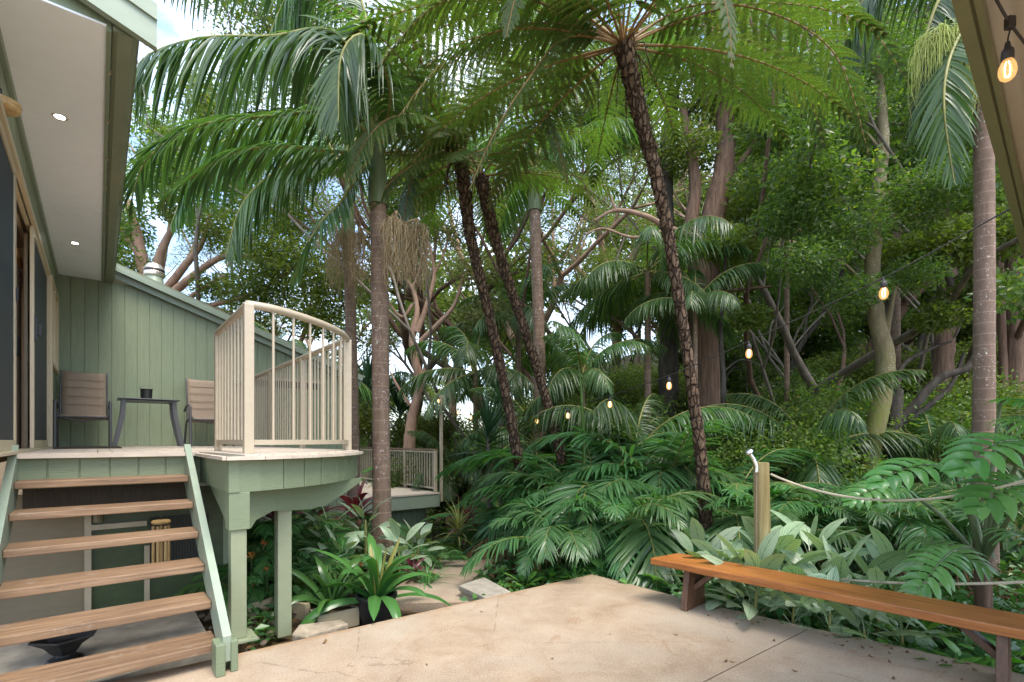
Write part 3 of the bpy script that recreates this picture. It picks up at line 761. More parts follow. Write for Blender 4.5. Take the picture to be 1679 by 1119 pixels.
# ---------------------------------------------------------------- furniture on the deck
def chair(b0, label, a0=8.33):
    t = thing('patio_chair', label, 'chair', W(a0 + .3, b0 + .285, DECK), 'sling chairs on the deck')
    w_ = .57; z = DECK
    m = M(); sb, ss = b0 + .06, b0 + w_ - .06
    prof = [(a0 + .02, .40), (a0 + .06, .415), (a0 + .25, .385), (a0 + .42, .365), (a0 + .50, .40), (a0 + .55, .55), (a0 + .60, .74), (a0 + .645, .90), (a0 + .67, .985), (a0 + .70, 1.02)]
    pr_ = smooth([np.array([a, 0, zz]) for a, zz in prof], 5)
    A = []
    for i, q in enumerate(pr_):
        sag = .018 * math.sin(min(1, i / 12) * math.pi)
        ww = (q[0], q[2])
        for u_ in np.linspace(0, 1, 7): A.append(W(q[0], sb + (ss - sb) * u_, z + q[2] - .012 * math.sin(u_ * math.pi)))
    n_ = len(pr_)
    Q = [(i * 7 + j, i * 7 + j + 1, i * 7 + j + 8, i * 7 + j + 7) for i in range(n_ - 1) for j in range(6)]
    m.add(A, Q)
    o = part('sling', m, m_sling, t, smooth=True); sd = o.modifiers.new('thickness', 'SOLIDIFY'); sd.thickness = .008
    m = M()
    for (aa, zz) in ((a0 + .655, .90), (a0 + .612, .80), (a0 + .582, .68), (a0 + .556, .57)):
        m.beam(W(aa - .012, sb + .015, z + zz), W(aa - .012, ss - .015, z + zz), .005, .006)
    part('seam', m, m_seam, t)
    for bb in (b0 + .045, b0 + w_ - .045):
        m = M().tube([W(q[0], bb, z + q[2]) for q in pr_], .012, 8); part('side_tube', m, m_chair, t, smooth=True)
    for bb in (b0 + .018, b0 + w_ - .018):
        m = M().tube(smooth([W(a0 - .02, bb, z), W(a0 - .0, bb, z + .35), W(a0 + .02, bb, z + .53), W(a0 + .07, bb, z + .585), W(a0 + .3, bb, z + .59), W(a0 + .5, bb, z + .56), W(a0 + .58, bb, z + .52)], 5), [.017] * 31, 10)
        o = part('arm', m, m_chair, t, smooth=True)
        m = M().tube(smooth([W(a0 + .62, bb, z), W(a0 + .5, bb, z + .2), W(a0 + .36, bb, z + .36), W(a0 + .2, bb, z + .39), W(a0 + .05, bb, z + .39)], 4), .014, 8)
        part('leg', m, m_chair, t, smooth=True)
    m = M()
    m.tube([W(a0 + .03, b0 + .02, z + .385), W(a0 + .03, b0 + w_ - .02, z + .385)], .013, 8)
    m.tube(smooth([W(a0 + .05, b0 + .05, z + .38), W(a0 + .06, b0 + .28, z + .335), W(a0 + .05, b0 + w_ - .05, z + .38)], 6), .010, 8)
    part('crossbar', m, m_chair, t, smooth=True)
    return t
chair(-.43, 'brown sling patio chair in the corner beside the sliding doors')
chair(.98, 'brown sling patio chair partly hidden behind the balcony railing')
t = thing('side_table', 'small dark metal side table with splayed curved legs', 'table', W(8.65, .55, DECK))
zt2 = DECK + .655
m = M().box(W(8.66, .545, zt2 - .008), .5, .69, .016, U3); m.box(W(8.66, .545, zt2 - .032), .42, .55, .02, U3)
part('tabletop', m, m_chair, t, bevel=.004)
for sb_, dirn in ((.265, -1), (.825, 1)):
    for aa in (8.47, 8.85):
        pts = smooth([W(aa, sb_, zt2 - .02), W(aa, sb_ + dirn * .012, zt2 - .2), W(aa, sb_ + dirn * .05, zt2 - .42), W(aa, sb_ + dirn * .10, DECK)], 4)
        m = M()
        for p, q in zip(pts[:-1], pts[1:]): m.beam(p, q, .035, .05, side=U3)
        part('leg', m, m_chair, t)
t = thing('lantern_bucket', 'small black perforated metal bucket with wire handle on the side table', 'bucket', W(8.6, .50, zt2))
c = W(8.6, .515, zt2)
part('bucket', M().lathe(c, [(0, .002), (.064, .002), (.066, .01), (.070, .13), (.074, .132), (.074, .14), (.066, .14), (.06, .02)], 24), m_black, t, smooth=False)
th = np.linspace(0, math.pi, 13)
part('handle', M().tube([c + V3 * .085 * math.cos(x) + Z3 * (.135 + .055 * math.sin(x)) for x in th], .0025, 6), m_chair, t, smooth=True)
single('door_mat', M().prism([W(6.9, WB + .09), W(6.9, .2), W(8.2, .2), W(8.2, WB + .09)], DECK + .001, DECK + .013), m_dark, 'thin brown mat on the deck by the doors', 'mat', W(7.4, -.2, DECK))

# wind chime, fire bowl under the stairs
wc = thing('wind_chime', 'bamboo wind chime hanging beneath the deck behind the stairs', 'wind chime', P(263, 850, 3.72))
c = P(264, 856, 3.72)
part('disc', M().lathe(c, [(0, .012), (.055, .012), (.062, 0), (.055, -.012), (0, -.012)], 16), m_bamboo, wc)
part('cord', M().tube([c + Z3 * .01, c + Z3 * .10], .002, 5), m_cable, wc)
for i, (dx, ln) in enumerate(((-.045, .30), (-.02, .33), (.004, .31), (.026, .27), (.048, .30))):
    q = c + V3 * dx + U3 * (.02 * (-1) ** i)
    part('tube', M().tube([q - Z3 * .03, q - Z3 * (.03 + ln * .95)], .0105, 8), m_bamboo, wc, smooth=True)
fbw = thing('fire_bowl', 'black cast metal bowl standing under the stairs', 'bowl', W(4.05, -.05, -.03))
c = P(107, 1075, 2.95); c[2] = -.03
part('bowl', M().lathe(c, [(.05, .04), (.07, .06), (.10, .10), (.15, .135), (.165, .142), (.165, .15), (.145, .146), (.09, .1), (0, .07)], 6), m_black, fbw)
part('foot', M().lathe(c, [(.09, 0), (.08, .015), (.05, .03), (.05, .05)], 12), m_black, fbw)
# ---------------------------------------------------------------- shelter roof
sh = thing('shelter', 'open shelter with olive edge beam and cream corrugated roof sheets', 'shelter', (3, 0, 2.3))
zr2 = EYE + 1.2
EA = .40
def WS(a, b, z=0.0):
    return np.array([1.196 + .744 * (b - 1.797) - .668 * (a - EA), 1.376 + .668 * (b - 1.797) + .744 * (a - EA), z])
m = M()
prof = [(EA, 0), (EA - .032, -.002), (EA - .034, .012), (EA - .038, .012), (EA - .04, .004), (EA - .054, .004), (EA - .056, .10), (EA, .10)]
ra = [WS(x, .9, zr2 + z_) for x, z_ in prof]; rb = [WS(x, 6.2, zr2 + z_) for x, z_ in prof]; n = len(prof)
m.add(ra + rb, [(i, (i + 1) % n, n + (i + 1) % n, n + i) for i in range(n)])
part('edge_beam', m, m_olive, sh)
m = M()
xs = np.arange(EA - .05, EA - 3.0, -.0125); zz = .062 + .009 * np.sin((EA - xs) / .076 * 2 * np.pi)
A = [WS(x, .9, zr2 + h) for x, h in zip(xs, zz)] + [WS(x, 6.2, zr2 + h) for x, h in zip(xs, zz)]
n = len(xs); m.add(A, [(i, i + 1, n + i + 1, n + i) for i in range(n - 1)])
o = part('roof_sheet', m, m_roofin, sh, smooth=True); sd = o.modifiers.new('thickness', 'SOLIDIFY'); sd.thickness = .003; sd.offset = 1
m = M().beam(WS(EA - .057, 4.05, zr2 + .025), WS(-2.4, 4.05, zr2 + .025), .06, .045); m.beam(WS(EA - .057, 5.9, zr2 + .025), WS(-2.4, 5.9, zr2 + .025), .06, .045)
part('purlin', m, m_olive, sh)
for b_, a_ in ((5.95, .25), (5.95, -2.2)):
    part('post', M().box(WS(a_, b_, zr2 / 2), .09, .09, zr2, (.668, -.744, 0)), m_olive, sh, bevel=.004)

# ---------------------------------------------------------------- string lights
pts = [P(1672, 334, 2.72), P(1449, 456, 3.3), P(1228, 560, 4.18), P(1097, 616, 4.97), P(1000, 649, 5.78), P(931, 669, 6.54), P(880, 679, 7.23), P(837, 683, 7.95), P(801, 681, 8.66), P(772, 676, 9.34), P(751, 668, 9.9), P(719, 650, 10.95)]
def catmull(pts, n): return smooth(pts, n)
cab = catmull([P(1720, 318, 2.5)] + pts, 8)
sag = []
for i, q in enumerate(cab): sag.append(q)
cb = thing('string_lights', 'string of warm festoon bulbs from the shelter to the far deck pole', 'string lights', pts[0])
part('cable', M().tube(cab, .0042, 6), m_cable, cb, smooth=True)
def bulb(root, p, sc=1.0, tilt=None):
    m = M().lathe(p, [(.006, 0), (.008, -.02 * sc), (.017 * sc, -.028 * sc), (.019 * sc, -.04 * sc), (.019 * sc, -.062 * sc), (.016 * sc, -.066 * sc)], 14)
    o = part('bulb', m, m_cable, root, smooth=True)
    prof = [(.014, -.064), (.018, -.072), (.024, -.085), (.0265, -.10), (.026, -.115), (.021, -.13), (.012, -.139), (.0001, -.142)]
    part('glass', M().lathe(p, [(r * sc, h * sc) for r, h in prof], 18), m_bulb, o, smooth=True)
    mm = M()
    for t_ in range(4):
        a_ = t_ * math.pi / 2; d_ = np.array([math.cos(a_), math.sin(a_), 0])
        mm.tube([p + d_ * .004 * sc - Z3 * .07 * sc, p + d_ * .011 * sc - Z3 * .09 * sc, p + d_ * .009 * sc - Z3 * .12 * sc, p + d_ * .002 * sc - Z3 * .128 * sc], .0013 * sc, 5)
    part('filament', mm, m_fil, o)
for q in pts[1:]: bulb(cb, q)
nb = thing('festoon_bulb', 'large lit filament bulb hanging under the shelter roof on a twisted black cable', 'light bulb', P(1652, 60, 1.45))
c0 = P(1655, 52, 1.45)
part('cable', M().tube(smooth([P(1612, -50, 1.42), P(1634, 0, 1.43), P(1656, 38, 1.45), P(1690, 84, 1.48), P(1730, 140, 1.5)], 6), .0035, 8), m_cable, nb, smooth=True)
part('cable_clip', M().box(P(1656, 38, 1.45), .022, .018, .034), m_cable, nb, bevel=.003)
part('cord', M().tube([P(1657, 46, 1.45), P(1653, 62, 1.45), P(1652, 72, 1.45)], .0022, 6), m_cable, nb, smooth=True)
bulb(nb, P(1652, 70, 1.45), .78)

# ---------------------------------------------------------------- bench
bz = .345
f0 = P(1068, 915, 0); 
def atz(px, py, z): return G(px, py, z)
A0 = atz(1066, 915, bz); B0 = atz(1098, 903, bz)
A1 = atz(1700, 1038, bz); B1 = atz(1700, 1001, bz)
d = nrm(A1 - A0); sd_ = nrm(np.cross(Z3, d)); 
bn = thing('bench', 'long orange brown timber plank bench on two splayed board legs', 'bench', (A0 + A1) / 2 * np.array([1, 1, 0]))
wd_ = .32; A1 = A0 + d * 3.1
m = M(); n_ = 14
V = []
for i in range(n_ + 1):
    q = A0 + d * (3.1 * i / n_); j = .003 * math.sin(i * 2.1)
    V += [q + sd_ * (0 + j), q + sd_ * (wd_ + j * .5), q + sd_ * (wd_ + j * .5) - Z3 * .05, q + sd_ * j - Z3 * .05]
V = np.array(V); V[0:4] += np.array([d * 0, d * .06, d * .06, d * 0])
Q = []
for i in range(n_):
    for j in range(4): Q.append((i * 4 + j, i * 4 + (j + 1) % 4, i * 4 + 4 + (j + 1) % 4, i * 4 + 4 + j))
Q += [(0, 3, 2, 1), (n_ * 4, n_ * 4 + 1, n_ * 4 + 2, n_ * 4 + 3)]
m.add(V, Q); part('seat', m, m_bench, bn, bevel=.006)
def bleg(s_, sign):
    c = A0 + d * s_ + sd_ * wd_ / 2; c[2] = 0
    hh = bz - .05
    lw, uw = .155, .105
    m = M().extr([c + sd_ * lw, c - sd_ * lw, c - sd_ * uw + Z3 * hh + d * 0, c + sd_ * uw + Z3 * hh], d * .045)
    o = part('leg', m, m_benchD, bn, bevel=.004)
    m = M().beam(c + d * (.02 + .015 * sign) + Z3 * (hh - .15), c + d * (.02 + .18 * sign) + Z3 * (hh - .005), .07, .035)
    part('brace', m, m_benchD, bn, bevel=.003)
bleg(.25, 1); bleg(1.93, -1)

# ---------------------------------------------------------------- rope posts
pb = P(1250, 1010, 0)
pc = G(1246, 1003, -.1)
pc = np.array([(1250 - CX) / F * 3.98, 3.98, -.12])
rp = thing('rope_post', 'weathered round timber post holding two ropes behind the bench', 'post', pc)
zt3 = EYE + (HY - 759) / F * 3.98
part('post', M().tube([pc, pc + Z3 * .6 + V3 * .0, [pc[0] - .01, pc[1], zt3]], [.063, .061, .058], 18), m_post, rp, smooth=True)
tp = thing('garden_tap', 'chrome garden tap on a pipe beside the timber rope post', 'tap', pc + np.array([-.08, -.02, 0]))
c = P(1240, 764, 3.93)
m = M().tube([[c[0], c[1], .0], [c[0], c[1], c[2] - .06], c], .008, 10); part('pipe', m, m_tan, tp, smooth=True)
part('tap_body', M().tube([c - Z3 * .05, c + Z3 * .0, P(1235, 752, 3.93), P(1229, 743, 3.93)], [.017, .016, .014, .012], 10), m_steelbright, tp, smooth=True)
part('spout_head', M().lathe(P(1229, 743, 3.93), [(.0, .0), (.03, .004), (.034, .014), (.02, .026), (0, .028)], 14, ax=nrm([-.5, -.3, .6])), m_steelbright, tp, smooth=True)
def rope(label, p, q, sag, loc):
    n_ = 60; t_ = np.linspace(0, 1, n_)
    C = p[None] * (1 - t_)[:, None] + q[None] * t_[:, None]; C[:, 2] -= sag * 4 * t_ * (1 - t_)
    L_ = np.linalg.norm(q - p); n2 = int(L_ / .007); t2 = np.linspace(0, 1, n2)
    C2 = p[None] * (1 - t2)[:, None] + q[None] * t2[:, None]; C2[:, 2] -= sag * 4 * t2 * (1 - t2)
    m = M()
    T = nrm(np.gradient(C2, axis=0)); Nn = nrm(np.cross(T, Z3)); B_ = np.cross(T, Nn)
    for ph in range(3):
        an = np.arange(n2) * .007 / .055 * 2 * np.pi + ph * 2 * np.pi / 3
        m.tube(C2 + .0046 * (np.cos(an)[:, None] * Nn + np.sin(an)[:, None] * B_), .0050, 6)
    return single('rope', m, m_rope, label, 'rope', loc, smooth=True, group='ropes along the garden edge')
e1 = P(1725, 770, 2.75)
rope('cream twisted rope slung high from the timber post above the silver leaves', P(1264, 778, 3.96), P(1760, 762, 2.75), .20, pc)
rope('cream twisted rope hanging low behind the bench seat', P(1262, 935, 3.98), P(1760, 950, 2.75), .06, pc + np.array([0, 0, -.4]))
# ================================================================= ground
def sst(x, a, b):
    t = np.clip((x - a) / (b - a), 0, 1); return t * t * (3 - 2 * t)
def hgt(x, y):
    x = np.asarray(x, float); y = np.asarray(y, float)
    yy = np.maximum(y, 0.01)
    base = -.17 - .75 * sst(y, 5.0, 9.5) - .55 * sst(y, 8, 12) * sst(-x, -2.5, 1.5)
    base = base + .05 * np.sin(x * 1.7 + y) * np.cos(y * 1.3)
    ang = x / yy
    hill = np.minimum(np.maximum(0, y - 12.0) * .30 * sst(ang, .0, .25), 8.0) + np.clip(y - 24, 0, 40) * .05
    side = np.clip(x - 8, 0, 20) * .10
    return base + hill + side
xs = np.concatenate([np.linspace(-90, -12, 14), np.linspace(-11, 16, 109), np.linspace(18, 100, 16)])
ys = np.concatenate([np.linspace(-30, -4, 8), np.linspace(-3, 24, 109), np.linspace(26, 120, 22)])
X, Y_ = np.meshgrid(xs, ys)
Zg = hgt(X, Y_) - .05 + .03 * rng.normal(size=X.shape)
V = np.stack([X, Y_, Zg], -1).reshape(-1, 3)
nx, ny = len(xs), len(ys)
i = np.arange(ny - 1)[:, None] * nx + np.arange(nx - 1)[None]
Q = np.stack([i, i + 1, i + 1 + nx, i + nx], -1).reshape(-1, 4)
single('ground', M().add(V, Q), m_soil, None, None, smooth=True, kind='structure')

E = lambda *a: G(*a)[:2]
c0, c1, c2, c3, c4 = E(408, 1068), E(971, 942), E(1140, 986), E(1462, 1057), E(1612, 1091)
dl = nrm(c1 - c0)
left_far = c0 - dl * 3.2
j0 = E(1330, 1030); jd = nrm(E(1155, 1119) - j0)
jend = j0 + jd * 7
tR = c4 + nrm(c4 - c3) * 1.6
m = M()
m.prism([j0 + jd * .0 - np.array([0, .004]), jend, (-6, -4), (6, -4), (5.5, -1.0), tR, c4, c3][::1], -.3, 0)
m2 = M()
PA = [np.array(x) for x in ([j0, c2, c1, c0, left_far, (-7.5, -4), (-6.02, -4.01), jend - np.array([0, -.012])])]
PA[0] = j0 + np.array([-.004, .008])
# keep polygons counter-clockwise
def ccw(p):
    p = [np.asarray(q, float)[:2] for q in p]; a = sum(p[i][0] * p[(i + 1) % len(p)][1] - p[(i + 1) % len(p)][0] * p[i][1] for i in range(len(p)))
    return p if a > 0 else p[::-1]
m = M().prism(ccw([j0, jend, (-6, -4), (6, -4), (5.5, -1.0), tR, c4, c3]), -.3, 0)
m.prism(ccw(PA), -.3, 0)
single('patio', m, m_patio, None, None, kind='structure')
eD = nrm(c4 - c1); eN = np.array([-eD[1], eD[0]]); eN = eN if eN[1] > 0 else -eN
lN = np.array([-dl[1], dl[0]]); lN = lN if lN[1] > 0 else -lN
m_path = m_patio.copy(); m_path.name = 'path_concrete'
# damp grime along the two garden edges of the slab
nt = m_patio.node_tree; kk = N_.__new__(N_); kk.m = m_patio; kk.t = nt
bs_ = [n for n in nt.nodes if n.type == 'BSDF_PRINCIPLED'][0]; src = bs_.inputs['Base Color'].links[0].from_socket
sx = kk.n('SeparateXYZ'); kk.l(kk.coord('Object'), sx.inputs[0])
def dist_(nv, p0): return kk.math('SUBTRACT', kk.math('ADD', kk.math('MULTIPLY', sx.outputs[0], float(nv[0])), kk.math('MULTIPLY', sx.outputs[1], float(nv[1]))), float(np.dot(nv, p0)))
gn = kk.noise(kk.coord('Object'), 7, 6, .75)
for nv, p0, cc in ((eN, c1, (.10, .09, .045, 1)), (lN, c1, (.25, .14, .055, 1))):
    f_ = kk.ramp(kk.math('ADD', kk.math('MULTIPLY', dist_(nv, p0), 3.2), gn), [(.32, (0, 0, 0)), (.62, (.85, .85, .85))])
    src = kk.mix(f_, src, cc)
cr = kk.n('TexVoronoi', i_Vector=kk.coord('Object'), i_Scale=.55, feature='DISTANCE_TO_EDGE')
src = kk.mix(kk.math('MULTIPLY', kk.math('LESS_THAN', kk.math('ADD', cr.outputs['Distance'], kk.math('MULTIPLY', gn, .035)), .0185), .35), src, (.12, .08, .05, 1))
kk.l(src, bs_.inputs['Base Color'])
# garden path: steps leaving the patio and curling away to the left
cl = [G(688, 997, -.16), G(700, 975, -.2), P(715, 968, 5.1), P(748, 950, 5.8), P(770, 941, 6.5), P(762, 936, 7.3), P(728, 925, 8.4)]
cl = [np.array([q[0], q[1], 0]) for q in cl]
pa = smooth(cl, 5); Tn = nrm(np.gradient(pa, axis=0)); Sd = nrm(np.cross(Tn, Z3))
wdt = np.linspace(.42, .28, len(pa))[:, None]
Lf = pa - Sd * wdt; Rt = pa + Sd * wdt
zz = np.minimum(hgt(pa[:, 0], pa[:, 1]) + .06, -.12)
V = []
for l_, r_, z_ in zip(Lf, Rt, zz): V += [[l_[0], l_[1], z_], [r_[0], r_[1], z_], [l_[0], l_[1], z_ - .2], [r_[0], r_[1], z_ - .2]]
Q = []
for i in range(len(pa) - 1):
    a = 4 * i; Q += [(a, a + 1, a + 5, a + 4), (a + 1, a + 3, a + 7, a + 5), (a + 2, a, a + 4, a + 6)]
Q += [(0, 2, 3, 1)]
single('path', M().add(V, Q), m_path, None, None, kind='structure')
# low block beside the path
bk = thing('stone_block', 'rough grey brown stone block with flat cap at the patio edge', 'block', G(790, 975, 0))
zc = -.02
cap = [G(752, 960, zc), G(797, 981, zc), G(838, 970, zc), G(793, 946, zc)]
part('cap', M().prism(ccw(cap), zc - .05, zc), m_conc, bk, bevel=.008)
cen = np.mean([c[:2] for c in cap], 0); inn = [cen + (c[:2] - cen) * .94 for c in cap]
part('body', M().prism(ccw(inn), -.45, zc - .052), m_stone, bk, bevel=.01)
# river stones and edging under the balcony
# ================================================================= vegetation generators
def resample(pts, t):
    L = np.concatenate([[0], np.cumsum(np.linalg.norm(np.diff(pts, axis=0), axis=1))]); L = L / L[-1]
    return np.stack([np.interp(t, L, pts[:, j]) for j in range(3)], -1)
def palm_frond(pts, g, n=60, ll=.6, lw=.02, a0=75, a1=25, lift=20, droop=.35, t0=.18, fold=.25, seg=6, r0=.02, prof=None, jit=6, tatter=0.0, across=3, twist=0):
    """pinnate frond along a rachis polyline; material 0 leaf, 1 stalk"""
    pts = np.asarray(pts, float); m = M()
    pp = resample(pts, np.linspace(0, 1, 24))
    m.tube(pp, np.linspace(r0, r0 * .18, 24), 6, mi=1)
    t = np.linspace(t0, .995, n) + g.normal(size=n) * .25 / n
    t = np.clip(t, 0, 1)
    base = resample(pts, t); T = nrm(resample(pts, np.clip(t + .01, 0, 1)) - resample(pts, np.clip(t - .01, 0, 1)))
    ref = np.broadcast_to(Z3, T.shape)
    H = T[:1] * [1, 1, 0]
    S = np.cross(T, ref); bad = np.linalg.norm(S, axis=1) < .25
    hor = nrm(np.cross(nrm((pts[min(len(pts) - 1, 2)] - pts[0]) * [1, 1, 0] + [1e-6, 0, 0]), Z3))
    S = np.where(bad[:, None], hor, S); S = nrm(S)
    S = np.where((S @ hor)[:, None] < 0, -S, S)
    S = nrm(S - (S * T).sum(-1, keepdims=True) * T)
    U = np.cross(S, T)
    x = (t - t0) / (1 - t0)
    lp = prof(x) if prof else (np.sin(np.clip(x * .86 + .14, 0, 1) * np.pi) ** .55 * (1 - .25 * x))
    allC, allS, allW = [], [], []
    for sd in (-1, 1):
        al = R(a0) + (R(a1) - R(a0)) * x + g.normal(size=n) * R(jit)
        be = R(lift) + g.normal(size=n) * R(jit)
        d = np.cos(al)[:, None] * T + np.sin(al)[:, None] * (sd * S * np.cos(be)[:, None] + U * np.sin(be)[:, None])
        ln = ll * lp * (1 + g.normal(size=n) * .06)
        if tatter: ln = ln * np.where(g.random(n) < tatter, g.uniform(.3, .7, n), 1)
        s = np.linspace(0, 1, seg)
        dr = droop * (1 + g.normal(size=n) * .25)
        C = base[:, None] + d[:, None] * (ln[:, None] * s)[..., None] * (1 - .12 * s[None, :, None] * np.clip(dr, 0, 1.5)[:, None, None])
        C[..., 2] -= dr[:, None] * ln[:, None] * s ** 1.8
        w0 = nrm(T - (T * d).sum(-1, keepdims=True) * d)
        tw = g.normal(size=n) * .25 + twist
        nn = np.cross(w0, d); w0 = nrm(w0 * np.cos(tw)[:, None] + nn * np.sin(tw)[:, None])
        Wd = lw * (.5 + .5 * lp)[:, None] * np.interp(s, [0, .15, .45, .75, 1], [.45, .9, 1, .7, .05])[None]
        allC.append(C); allS.append(np.broadcast_to(w0[:, None], C.shape)); allW.append(Wd)
    m.blades(np.concatenate(allC), np.concatenate(allS), np.concatenate(allW), fold, across=across)
    return m
def arch(L, elev, curl, n=14, pw=1.4, side=0):
    """rachis in the XZ plane starting at the origin"""
    s = np.linspace(0, 1, n); th = R(elev) - R(curl) * s ** pw
    dx = np.cos(th) * L / (n - 1); dz = np.sin(th) * L / (n - 1)
    x = np.concatenate([[0], np.cumsum(dx[:-1])]); z = np.concatenate([[0], np.cumsum(dz[:-1])])
    return np.stack([x, side * s ** 2 * L, z], -1)
def fern_frond(pts, g, np_=30, K=22, lmax=.42, pl=.07, pw=.011, t0=.2, droop=.35, r0=.014, a0=80, a1=40, pdroop=.2):
    m = M(); pts = np.asarray(pts, float)
    pp = resample(pts, np.linspace(0, 1, 20)); m.tube(pp, np.linspace(r0, r0 * .2, 20), 6, mi=1)
    t = np.linspace(t0, .99, np_) ; base = resample(pts, t)
    T = nrm(resample(pts, np.clip(t + .01, 0, 1)) - resample(pts, np.clip(t - .01, 0, 1)))
    hor = nrm(np.cross(nrm((pts[2] - pts[0]) * [1, 1, 0] + [1e-6, 0, 0]), Z3))
    S = nrm(hor - (T @ hor)[:, None] * T); U = np.cross(S, T)
    x = (t - t0) / (1 - t0)
    lp = lmax * np.clip(np.minimum(x * 3.2 + .35, 1), 0, 1) * np.clip(1 - x, .02, 1) ** .62
    sP = np.linspace(0, 1, K + 2)
    CC, SS, WW = [], [], []
    for sd in (-1, 1):
        al = R(a0) + (R(a1) - R(a0)) * x + g.normal(size=np_) * R(4)
        d = np.cos(al)[:, None] * T + np.sin(al)[:, None] * (sd * S)
        dr = droop * (1 + g.normal(size=np_) * .3)
        P3 = base[:, None] + d[:, None] * (lp[:, None] * sP)[..., None]
        P3[..., 2] -= dr[:, None] * lp[:, None] * sP ** 1.8
        # pinna stalks
        for i in range(np_):
            m.tube(P3[i, ::4], .0022, 3, mi=1, cap=False)
        tp = nrm(np.gradient(P3, axis=1))[:, 1:-1]; q = P3[:, 1:-1]
        sp = nrm(np.cross(tp, np.broadcast_to(U[:, None], tp.shape)))
        for e in (-1, 1):
            xx = sP[1:-1]
            pr = pl * np.clip(np.minimum(xx * 5 + .45, 1), 0, 1) * (1 - xx) ** .55 * (lp[:, None] / lmax) ** .35
            dd = nrm(tp * .42 + e * sp + g.normal(size=tp.shape) * .07); 
            dd = dd - Z3 * (pdroop * .6); dd = nrm(dd)
            s3 = np.array([0, .5, 1.0])
            C = q[:, :, None] + dd[:, :, None] * (pr[..., None] * s3)[..., None]
            C[..., 2] -= (pdroop * pr)[..., None] * s3 ** 2
            wv = nrm(tp - (tp * dd).sum(-1, keepdims=True) * dd)
            CC.append(C.reshape(-1, 3, 3)); SS.append(np.broadcast_to(wv[:, :, None], C.shape).reshape(-1, 3, 3))
            WW.append((np.ones(q.shape[:2])[..., None] * np.array([.8, 1, .12]) * pw).reshape(-1, 3))
    m.blades(np.concatenate(CC), np.concatenate(SS), np.concatenate(WW), 0, across=2)
    return m
def leaf_cloud(centers, radii, n, size, g, aspect=.42, flat=.6, drop=.25, bend=True):
    """n small leaves scattered through ellipsoidal clumps, hung on short random directions"""
    centers = np.asarray(centers, float); radii = np.asarray(radii, float)
    w_ = radii ** 2 if radii.ndim == 1 else radii.prod(1) ** .67
    idx = g.choice(len(centers), n, p=w_ / w_.sum())
    u = nrm(g.normal(size=(n, 3))) * (g.random(n) ** .45)[:, None]
    rr = radii[idx][:, None] if radii.ndim == 1 else radii[idx]
    p = centers[idx] + u * rr * np.array([1, 1, flat])
    d = nrm(g.normal(size=(n, 3)) * [1, 1, .6] + u * .6 - Z3 * drop)
    ax = nrm(np.cross(d, g.normal(size=(n, 3))))
    L = size * g.uniform(.55, 1.25, n)[:, None]; nn = np.cross(ax, d)
    m = M()
    if bend:
        V = np.stack([p, p + d * L * .45 + ax * L * aspect / 2 + nn * L * .06, p + d * L, p + d * L * .45 - ax * L * aspect / 2 + nn * L * .06], 1)
    else:
        V = np.stack([p, p + d * L * .45 + ax * L * aspect / 2, p + d * L, p + d * L * .45 - ax * L * aspect / 2], 1)
    Q = np.arange(n * 4).reshape(n, 4)
    # two triangles folded on the midrib
    T_ = np.concatenate([Q[:, [0, 1, 2]], Q[:, [0, 2, 3]]])
    m.add(V.reshape(-1, 3), T_)
    return m
def grow(g, p, d, L, r, depth, tubes, tips, spread=.75, up=.15, ratio=.72, nseg=5):
    pts = [np.array(p, float)]; dd = nrm(d)
    for i in range(nseg):
        dd = nrm(dd + g.normal(size=3) * .16 + Z3 * up * .3)
        pts.append(pts[-1] + dd * L / nseg)
    tubes.append((np.array(pts), np.linspace(r, r * ratio, nseg + 1)))
    if depth == 0:
        tips.append(pts[-1]); tips.append(pts[-3]); return
    if depth <= 1: tips.append(pts[-2])
    k = g.integers(2, 4)
    ph = g.random() * 6.28
    a_ = nrm(np.cross(dd, [.3, .5, .8])); b_ = np.cross(dd, a_)
    for i in range(k):
        an = ph + i * 6.28 / k + g.normal() * .3
        nd = nrm(dd + spread * g.uniform(.6, 1.2) * (a_ * math.cos(an) + b_ * math.sin(an)) + Z3 * up)
        st_ = pts[-1] if i < 2 else pts[-2]
        grow(g, st_, nd, L * g.uniform(.62, .85), r * ratio * g.uniform(.6, .85), depth - 1, tubes, tips, spread, up, ratio, max(3, nseg - 1))
def treemesh(seed, H, r, depth=4, n=9000, size=.11, clump=.75, trunk_frac=.45, lean=(0, 0), leafmat=None, barkm=None, spread=.75, up=.15, aspect=.42, flat=.6, drop=.25):
    g = np.random.default_rng(seed); tubes, tips = [], []
    base = np.zeros(3); d0 = nrm([lean[0], lean[1], 1])
    grow(g, base - Z3 * .3, d0, H * trunk_frac, r, depth, tubes, tips, spread, up, .74, 6)
    tm = M()
    for pts, rr in tubes:
        tm.tube(pts, rr, 8 if rr[0] > .06 else 5, cap=False, wob=.03, g=g)
    tips = np.array(tips); rad = clump * g.uniform(.6, 1.25, len(tips))
    cm = leaf_cloud(tips, rad, n, size, g, aspect=aspect, flat=flat, drop=drop)
    return tm.mesh('trunk', barkm, True), cm.mesh('crown', leafmat, False)
def palm_trunk(pts, r, sides=20, ring=9, g=rng):
    p = smooth([np.asarray(q, float) for q in pts], 10); 
    m = M(); return m.tube(resample(p, np.linspace(0, 1, 60)), resample_r(r, 60), sides)
def resample_r(r, n): r = np.atleast_1d(np.asarray(r, float)); return np.interp(np.linspace(0, 1, n), np.linspace(0, 1, len(r)), r)
LEAF2 = lambda a, b: [a, b]

# ---------------------------------------------------------------- shared frond meshes
g = np.random.default_rng(11)
def fr_(name, pts, mats, **k): return palm_frond(pts, g, **k).mesh(name, mats, True)
